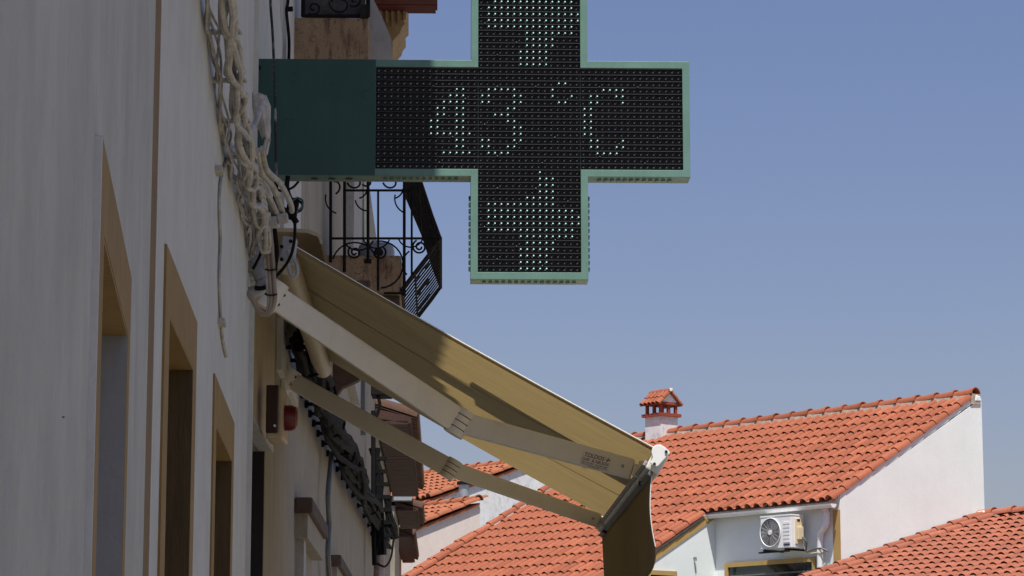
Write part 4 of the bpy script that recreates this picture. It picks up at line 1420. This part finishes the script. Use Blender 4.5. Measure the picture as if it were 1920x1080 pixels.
# gutter and downpipe
gut = MB()
sec = []
for k in range(9):
    a_ = math.pi + math.pi * k / 8
    sec.append((-.06 + .062 * math.cos(a_), .0 + .062 * math.sin(a_)))
for k in range(9):
    a_ = 2 * math.pi - math.pi * k / 8
    sec.append((-.06 + .055 * math.cos(a_), .0 + .055 * math.sin(a_)))
gz = roof_z(-.07) - .02
gut.prism([at(-.03, m_, gz + z_) for m_, z_ in sec], U * (EU + .0))
gutter = gut.build('gutter', 'white_plastic', big, fix=True)
MB().prism([at(-.034, -.06 + .066 * math.cos(a_), gz + .066 * math.sin(a_)) for a_ in [math.pi + math.pi * k / 10 for k in range(11)]], U * .02).build('gutter_end', 'white_plastic', gutter)
for k in range(1, 4):
    MB().prism([at(EU * k / 4, -.06 + .064 * math.cos(a_), gz + .064 * math.sin(a_)) for a_ in [math.pi + math.pi * j / 10 for j in range(11)]], U * .03).build('gutter_joint', 'white_plastic', gutter)
WA = Wall(at(0, .12, 0), D=U * -1)        # the wall under the gutter; faces the viewer's left
if WA.N.dot(M_) > 0:
    WA = Wall(at(0, .12, 0), D=U)
def wa(px, py, off=0.0): return WA.hit(px, py, off)
pp = [wa(1546, 952, .05), wa(1550, 962, .06), wa(1548, 985, .10), wa(1540, 998, .07), wa(1538, 1015, .05), wa(1538, 1090, .05)]
pz = pp[-1].copy(); pz.z = 0
dpipe = MB().tube(smooth_path(pp, 5) + [pz], .052, 12).build('downpipe', 'white_plastic', big, smooth=True)
for y in (1008, 1034):
    q = wa(1538, y, .05)
    MB().tube([q - UP * .02, q + UP * .02], .058, 12).build('pipe_collar', 'white_plastic', dpipe, smooth=True)
for k in range(5):
    q = wa(1548 + (k % 2) * 3 - 1, 956 + 8 * k, .07)
    MB().tube([q - UP * .018, q + UP * .018], .062, 9).build('pipe_wrap', 'white_plastic', dpipe, smooth=True)
# ochre corner strip, rake trim and window frames
q0, q1 = WA.s(1563, 1000), WA.s(1571.5, 1000)
s0_, s1_ = sorted((q0, 0.0 if True else q1))
sgn = 1 if q0 > 0 else -1
MB().wbox(WA, min(0, sgn * .16), max(0, sgn * .16), 0, wt - .04, 0.0, .008).build('corner_band', 'ochre_far', big)
MB().hexa([at(EU - .012, -LOW + .1, roof_z(-LOW + .1) - .17), at(EU + .0015, -LOW + .1, roof_z(-LOW + .1) - .17), at(EU + .0015, .1, roof_z(.1) - .17), at(EU - .012, .1, roof_z(.1) - .17),
           at(EU - .012, -LOW + .1, roof_z(-LOW + .1) - .05), at(EU + .0015, -LOW + .1, roof_z(-LOW + .1) - .05), at(EU + .0015, .1, roof_z(.1) - .05), at(EU - .012, .1, roof_z(.1) - .05)]).build('rake_trim', 'ochre_far', big)
def far_window(w, x0, x1, y0, hgt, parent, band=.075):
    a_, b_ = sorted((w.s(x0, y0), w.s(x1, y0)))
    z1 = w.hit((x0 + x1) / 2, y0).z
    z0 = z1 - hgt
    win = MB().wbox(w, a_ + band, b_ - band, z0 + band, z1 - band, .004, .012).build('window', 'window_glass', parent)
    for s_0, s_1, c_0, c_1 in ((a_, a_ + band, z0, z1), (b_ - band, b_, z0, z1), (a_ + band, b_ - band, z1 - band, z1), (a_ + band, b_ - band, z0, z0 + band)):
        MB().wbox(w, s_0, s_1, c_0, c_1, .0, .035).build('frame', 'ochre_far', win)
    mid_ = (a_ + b_) / 2
    MB().wbox(w, a_ + band, b_ - band, z1 - band - .16, z1 - band - .135, .012, .02).build('transom', 'conduit_dark', win)
far_window(WA, 1361, 1531, 1050, 1.3, big)
WL = Wall(at(EU, 0, 0), D=M_)
if WL.N.dot(U) > 0: WL = Wall(at(EU, 0, 0), D=-M_)
far_window(WL, 1211, 1267, 1070, 1.0, big)
# stub of pipe on the wing wall with its stain
q = WL.hit(1301, 1046, .0)
tap = MB().tube([q, q + WL.N * .05, q + WL.N * .05 - UP * .05], .014, 8).build('wall_tap', 'conduit_dark', big, smooth=True)
MB().tube(smooth_path([q + WL.N * .012 - UP * .06, q + WL.N * .012 - UP * .14 + M_ * .01, q + WL.N * .012 - UP * .25 + M_ * .03], 4), .006, 5).build('wire', 'conduit_dark', tap)
# --- chimney
chs = .44
ch_c = at(7.80, RUN - .02, 0)
zc0 = zr - .5
zs = P(1238, 783, 50.2).z
chim = MB().hexa([ch_c - U * chs / 2 - M_ * chs / 2 + UP * zc0, ch_c + U * chs / 2 - M_ * chs / 2 + UP * zc0, ch_c + U * chs / 2 + M_ * chs / 2 + UP * zc0, ch_c - U * chs / 2 + M_ * chs / 2 + UP * zc0,
                  ch_c - U * chs / 2 - M_ * chs / 2 + UP * zs, ch_c + U * chs / 2 - M_ * chs / 2 + UP * zs, ch_c + U * chs / 2 + M_ * chs / 2 + UP * zs, ch_c - U * chs / 2 + M_ * chs / 2 + UP * zs]).build('chimney', 'limewash_stained', big)
def slab_(half, z0, z1, matname, name):
    return MB().obox(ch_c - U * half - M_ * half + UP * z0, U * 2 * half, M_ * 2 * half, UP * (z1 - z0)).build(name, matname, chim)
slab_(chs / 2 + .05, zs, zs + .06, 'chimney_paint', 'chimney_slab')
zo = zs + .06; zo1 = zo + .165
for iu in (-1, 0, 1):
    for im in (-1, 0, 1):
        if iu == 0 and im == 0: continue
        w_ = .026 if (iu and im) else .022
        c = ch_c + U * iu * (chs / 2 - .03) + M_ * im * (chs / 2 - .03)
        MB().obox(c - U * w_ - M_ * w_ + UP * zo, U * 2 * w_, M_ * 2 * w_, UP * (zo1 - zo)).build('chimney_pier', 'chimney_paint', chim)
slab_(chs / 2 + .02, zo1, zo1 + .05, 'chimney_paint', 'chimney_lintel')
zt_ = zo1 + .05
# little gabled roof: ridge along U, gables seen at the right
apz = zt_ + .20
gpts = [ch_c - U * (chs / 2 - .0) - M_ * (chs / 2) + UP * zt_, ch_c - U * (chs / 2) + M_ * (chs / 2) + UP * zt_, ch_c - U * (chs / 2) + UP * (apz - .015)]
MB().prism(gpts, U * chs).build('chimney_gable', 'limewash', chim)
sm_b = half_round(.056, .050, .20, .010, 6).mesh('chimney_tile', 'tile', smooth=True, fix=False)
for side in (-1, 1):
    ups = (M_ * -side * (chs / 2) + UP * (apz - zt_)).normalized()
    nn_ = (M_ * side * (apz - zt_) + UP * (chs / 2)).normalized()
    for i in range(5):
        for j in range(2):
            p = ch_c + M_ * side * (chs / 2 + .075) + UP * (zt_ - .055) + U * ((i - 2) * .112) + ups * (.17 * j) + nn_ * .012
            place('chimney_tile', sm_b, chim, frame_matrix(p, ups.cross(nn_), (ups - nn_ * .06).normalized(), (nn_ + ups * .06).normalized()))
    MB().prism([ch_c - U * .28 + M_ * side * (chs / 2 + .07) + UP * (zt_ - .062), ch_c - U * .28 + UP * (apz - .004), ch_c - U * .28 + UP * (apz + .012), ch_c - U * .28 + M_ * side * (chs / 2 + .07) + UP * (zt_ - .045)], U * .56).build('chimney_deck', 'tile', chim)
for k in range(2):
    p = ch_c - U * .28 + U * (.27 * k) + UP * (apz + .01)
    place('chimney_tile', half_round(.058, .052, .32, .010, 7).mesh('chimney_ridge', 'tile', smooth=True, fix=False), chim, frame_matrix(p, U.cross(UP), U, UP))
MB().obox(ch_c - U * .29 - M_ * .035 + UP * (apz), U * .03, M_ * .07, UP * .065).build('ridge_plug', 'limewash', chim, bevel=.012)

# --- air conditioner on the wall under the gutter
acp = wa(1465, 1036)
ac = thing('air_conditioner', acp, 'white outdoor air-conditioner unit with round fan grille, on the wall under the white gutter', 'air conditioner')
AD = WA.D if WA.D.dot(U) < 0 else -WA.D   # to the right as seen
AN = WA.N
front = .40
fz0, fz1 = WA.hit(1426, 1031, front).z, WA.hit(1426, 969, front).z
fa = WA.hit(1426, 1000, front)
AWD = (WA.hit(1483, 1000, front) - fa).dot(AD)
fo = V((fa.x, fa.y, fz0))
AH = fz1 - fz0
MB().obox(fo, AD * AWD, AN * -.29, UP * AH).build('case', 'white_plastic', ac, bevel=.012)
MB().obox(fo - AD * .006 + AN * .006 + UP * (AH - .02), AD * (AWD + .012), AN * -.30, UP * .024).build('top_cover', 'white_plastic', ac, bevel=.004)
fc = fo + AD * (AWD * .345) + UP * (AH * .50) + AN * .004
fr_ = AH * .43
MB().tube([fc + AN * -.002, fc + AN * .002], fr_, 36).build('fan_recess', 'fan_grille', ac)
hub = fc + AN * .009
for k in range(3):
    a0 = 2 * math.pi * k / 3 + .3
    pts = [fc + AN * .003 + (AD * math.cos(a0 + t) + UP * math.sin(a0 + t)) * (fr_ * r_) for t, r_ in ((0, .15), (.25, .9), (.8, .95), (1.25, .85), (.7, .15))]
    MB().prism(pts, AN * .003).build('fan_blade', 'fan_blade', ac)
for k in range(1, 8):
    MB().tube([fc + AN * .012 + (AD * math.cos(t) + UP * math.sin(t)) * (fr_ * k / 7.2) for t in [2 * math.pi * j / 32 for j in range(32)]], .0032, 4, closed=True).build('grille_ring', 'conduit_grey', ac)
for k in range(16):
    t = 2 * math.pi * k / 16
    MB().tube([fc + AN * .014 + (AD * math.cos(t) + UP * math.sin(t)) * (fr_ * .15), fc + AN * .010 + (AD * math.cos(t) + UP * math.sin(t)) * (fr_ * .98)], .003, 4).build('grille_spoke', 'conduit_grey', ac)
MB().tube([fc + AN * .006, fc + AN * .022], fr_ * .18, 20).build('fan_hub', 'white_plastic', ac)
MB().tube([fc + AN * .012 + (AD * math.cos(t) + UP * math.sin(t)) * fr_ for t in [2 * math.pi * j / 36 for j in range(36)]], .010, 6, closed=True).build('fan_ring', 'white_plastic', ac, smooth=True)
for k in range(6):
    MB().obox(fo + AD * (AWD * .76) + UP * (AH * (.16 + .11 * k)) + AN * .0, AD * (AWD * .2), AN * .010, UP * (AH * .075)).build('front_panel', 'white_plastic', ac, bevel=.003)
MB().obox(fo + AD * (AWD * .76) + UP * (AH * .08), AD * (AWD * .2), AN * .006, UP * (AH * .035)).build('front_slot', 'dark_screw', ac)
MB().obox(fo + AD * (AWD + .0) + UP * (AH * .12) - AN * .09, AD * .016, AN * -.16, UP * (AH * .76)).build('service_cover', 'yellow_plastic', ac, bevel=.004)
MB().obox(fo + AD * (AWD + .016) + UP * (AH * .25) - AN * .12, AD * .035, AN * -.12, UP * (AH * .38)).build('valve_cover', 'yellow_plastic', ac, bevel=.008)
MB().obox(fo + AD * (AWD + .016) + UP * (AH * .80) - AN * .13, AD * .005, AN * -.06, UP * .035).build('handle_slot', 'dark_screw', ac)
for k in (.12, .82):
    q = fo + AD * (AWD * k)
    MB().obox(q - UP * .035 + AN * .03, AD * .035, AN * -(front + .03), UP * .03).build('support_arm', 'iron', ac)
MB().obox(fo - AD * .03 - UP * .062 + AN * .02, AD * (AWD * 1.0), AN * -.03, UP * .026).build('support_bar', 'iron', ac)
pts = [fo + AD * (AWD + .03) + UP * (AH * .35) - AN * .2, fo + AD * (AWD + .09) + UP * .10 - AN * .25, wa(1512, 1034, .06), wa(1525, 1030, .06), wa(1540, 1028, .10), wa(1552, 1034, .05)]
MB().tube(smooth_path(pts, 5), .016, 7).build('refrigerant_pipe', 'conduit_dark', ac, smooth=True)
pts = [fo + AD * (AWD + .03) + UP * (AH * .3) - AN * .22, wa(1508, 1028, .08), wa(1520, 1037, .05), wa(1535, 1036, .10), wa(1546, 1040, .05), wa(1540, 1062, .05)]
MB().tube(smooth_path(pts, 5), .011, 7).build('refrigerant_pipe', 'yellow_plastic', ac, smooth=True)

# --- lower house in the bottom right corner
low = thing('tiled_house', V((C.x, C.y, 0)) - U * 2 + M_ * 1.0, 'lower terracotta roof in front of the blank white gable, bottom right corner', 'house')
zA = plane_hit(1575, 1064, at(-.02, 0, 0), U).z
pB = plane_hit(1838, 970, at(-.02, 0, 0), U)
mA = (plane_hit(1575, 1064, at(-.02, 0, 0), U) - C).dot(M_)
mB = (pB - C).dot(M_)
rise2 = (pB.z - zA) / (mB - mA)
def rz2(m): return zA + rise2 * (m - mA)
LU, LM = 5.5, -3.2
MB().hexa([at(-.05, LM, rz2(LM) - .06), at(-LU, LM, rz2(LM) - .06), at(-LU, mB, rz2(mB) - .06), at(-.05, mB, rz2(mB) - .06),
           at(-.05, LM, rz2(LM)), at(-LU, LM, rz2(LM)), at(-LU, mB, rz2(mB)), at(-.05, mB, rz2(mB))])
rf2 = MB().hexa([at(-LU, LM, rz2(LM) - .12), at(-.05, LM, rz2(LM) - .12), at(-.05, mB, rz2(mB) - .12), at(-LU, mB, rz2(mB) - .12),
                 at(-LU, LM, rz2(LM) - .07), at(-.05, LM, rz2(LM) - .07), at(-.05, mB, rz2(mB) - .07), at(-LU, mB, rz2(mB) - .07)]).build('roof', 'mortar', low)
MB().hexa([at(-LU + .1, LM + .2, 0), at(-.06, LM + .2, 0), at(-.06, mB, 0), at(-LU + .1, mB, 0),
           at(-LU + .1, LM + .2, rz2(LM + .2) - .121), at(-.06, LM + .2, rz2(LM + .2) - .121), at(-.06, mB, rz2(mB) - .121), at(-LU + .1, mB, rz2(mB) - .121)]).build('wall', 'limewash', low)
nc2 = int((LU - .5) / TW); nr2 = int((mB - LM) * math.sqrt(1 + rise2 ** 2) / TL)
upv2, nn2 = tile_field(rf2, at(-LU + .1, LM, rz2(LM) - .065), rise2, [(i, j) for i in range(nc2 + 1) for j in range(nr2 + 1)], TILE_P)
barrel_p = half_round(.085, .072, .42, .016).mesh('barrel_tile', 'tile_pale', smooth=True, fix=False)
tile_row(rf2, at(-.13, LM, rz2(LM) + .045), at(-.13, mB, rz2(mB) + .045), barrel_p, 'flashing_tile', .40, nn2)
tile_row(rf2, at(-.33, LM, rz2(LM) + .01), at(-.33, mB - .1, rz2(mB - .1) + .01), barrel_p, 'flashing_tile', .40, nn2)
MB().hexa([at(-.42, LM, rz2(LM) - .06), at(-.03, LM, rz2(LM) - .06), at(-.03, mB, rz2(mB) - .06), at(-.42, mB, rz2(mB) - .06),
           at(-.42, LM, rz2(LM) - .02), at(-.03, LM, rz2(LM) + .04), at(-.03, mB, rz2(mB) + .04), at(-.42, mB, rz2(mB) - .02)]).build('flashing_mortar', 'mortar', rf2)
ridge_p = half_round(.100, .090, .46, .016, 10, .014).mesh('ridge_tile', 'tile_pale', smooth=True, fix=False)
tile_row(rf2, at(-LU, mB, rz2(mB) + .03), at(-.1, mB, rz2(mB) + .03), ridge_p, 'ridge_tile', .43, UP)
MB().obox(at(-.2, mB - .1, rz2(mB) - .1), U * .17, M_ * .2, UP * .2).build('ridge_plug', 'limewash', rf2, bevel=.03)

# --- two houses farther back on the left
def back_house(label, apex_px, d, rake_px, ridge_px, wall_mat, two_sided, right_px=None, name='tiled_house'):
    ap = P(*apex_px, d)
    def q_(u, m, z):
        r_ = ap + U * u + M_ * m
        return V((r_.x, r_.y, z))
    low_p = plane_hit(*rake_px, ap, U)
    run = -(low_p - ap).dot(M_)
    rs = (ap.z - low_p.z) / run
    run_b = run + .6
    # ridge length from its far pixel
    L = 4.0
    best = 1e9
    for k in range(20, 160):
        x, y = proj(ap + U * (k * .1))
        if abs(x - ridge_px[0]) < best:
            best = abs(x - ridge_px[0]); L = k * .1
    h = thing(name, q_(L / 2, -run / 2, 0), label, 'house')
    back = .02
    pts = [q_(0, -run_b + .1, 0), q_(0, -run_b + .1, ap.z - rs * (run_b - .1) - .06), q_(0, 0, ap.z - .06)]
    if two_sided:
        rp = plane_hit(*right_px, ap, U)
        mr = (rp - ap).dot(M_)
        pts += [q_(0, mr, rp.z), q_(0, mr, 0)]
    else:
        pts += [q_(0, .05, ap.z - .06), q_(0, .05, 0)]
    MB().prism(pts, U * L).build('wall', wall_mat, h)
    rf_ = MB().hexa([q_(-.05, -run_b, ap.z - rs * run_b - .055), q_(L, -run_b, ap.z - rs * run_b - .055), q_(L, 0, ap.z - .055), q_(-.05, 0, ap.z - .055),
                     q_(-.05, -run_b, ap.z - rs * run_b), q_(L, -run_b, ap.z - rs * run_b), q_(L, 0, ap.z), q_(-.05, 0, ap.z)]).build('roof', 'tile_back', h)
    if two_sided:
        MB().hexa([q_(.1, .0, ap.z - .05), q_(L, .0, ap.z - .05), q_(L, mr + .1, rp.z - .02), q_(.1, mr + .1, rp.z - .02),
                   q_(.1, .0, ap.z + .0), q_(L, .0, ap.z + .0), q_(L, mr + .1, rp.z + .03), q_(.1, mr + .1, rp.z + .03)]).build('roof_back', 'tile_back', h)
    nr_ = int(run_b * math.sqrt(1 + rs * rs) / TL)
    cells_ = [(i, j) for i in range(int(L / TW)) for j in range(nr_ + 1)]
    u_, n_ = tile_field(rf_, q_(0.08, -run_b, ap.z - rs * run_b + .005), rs, cells_, TILE_B)
    bb = half_round(.085, .072, .42, .016).mesh('barrel_tile', 'tile_back', smooth=True, fix=False)
    tile_row(rf_, q_(0, -run_b, ap.z - rs * run_b + .05), q_(0, -.05, ap.z + .04), bb, 'rake_tile', TL, n_)
    tile_row(rf_, q_(-.03, 0, ap.z + .05), q_(L, 0, ap.z + .05), ridge_b, 'ridge_tile', .43, UP)
    return h, ap, rs
ridge_b = half_round(.100, .090, .46, .016, 10, .014).mesh('ridge_tile', 'tile_back', smooth=True, fix=False)
hb1, _, _ = back_house('cream-walled house with short terracotta roof, left behind the awning arm', (897, 943), 54.0, (765, 996), (783, 958), 'plaster_cream', False)
hb2, ap2, _ = back_house('stained white house with terracotta roof, farthest back beneath the awning', (988, 870), 58.0, (845, 922), (775, 890), 'limewash_stained', True, (1022, 893))
MB().hexa([P(700, 925, 60.5), P(905, 925, 60.5), P(905, 925, 61), P(700, 925, 61), P(700, 921, 60.5), P(905, 921, 60.5), P(905, 921, 61), P(700, 921, 61)])
# metal flue in front of the stained house
fl = thing('flue_pipe', P(870, 960, 55.5), 'grey metal flue pipe with dark cap between the two back houses', 'pipe')
MB().tube([P(870, 1000, 55.5), P(870, 908, 55.5)], .11, 16).build('flue', 'galvanised', fl, smooth=True)
MB().tube([P(870, 909, 55.5), P(870, 903, 55.5)], .15, 16).build('cap', 'iron', fl, smooth=True)
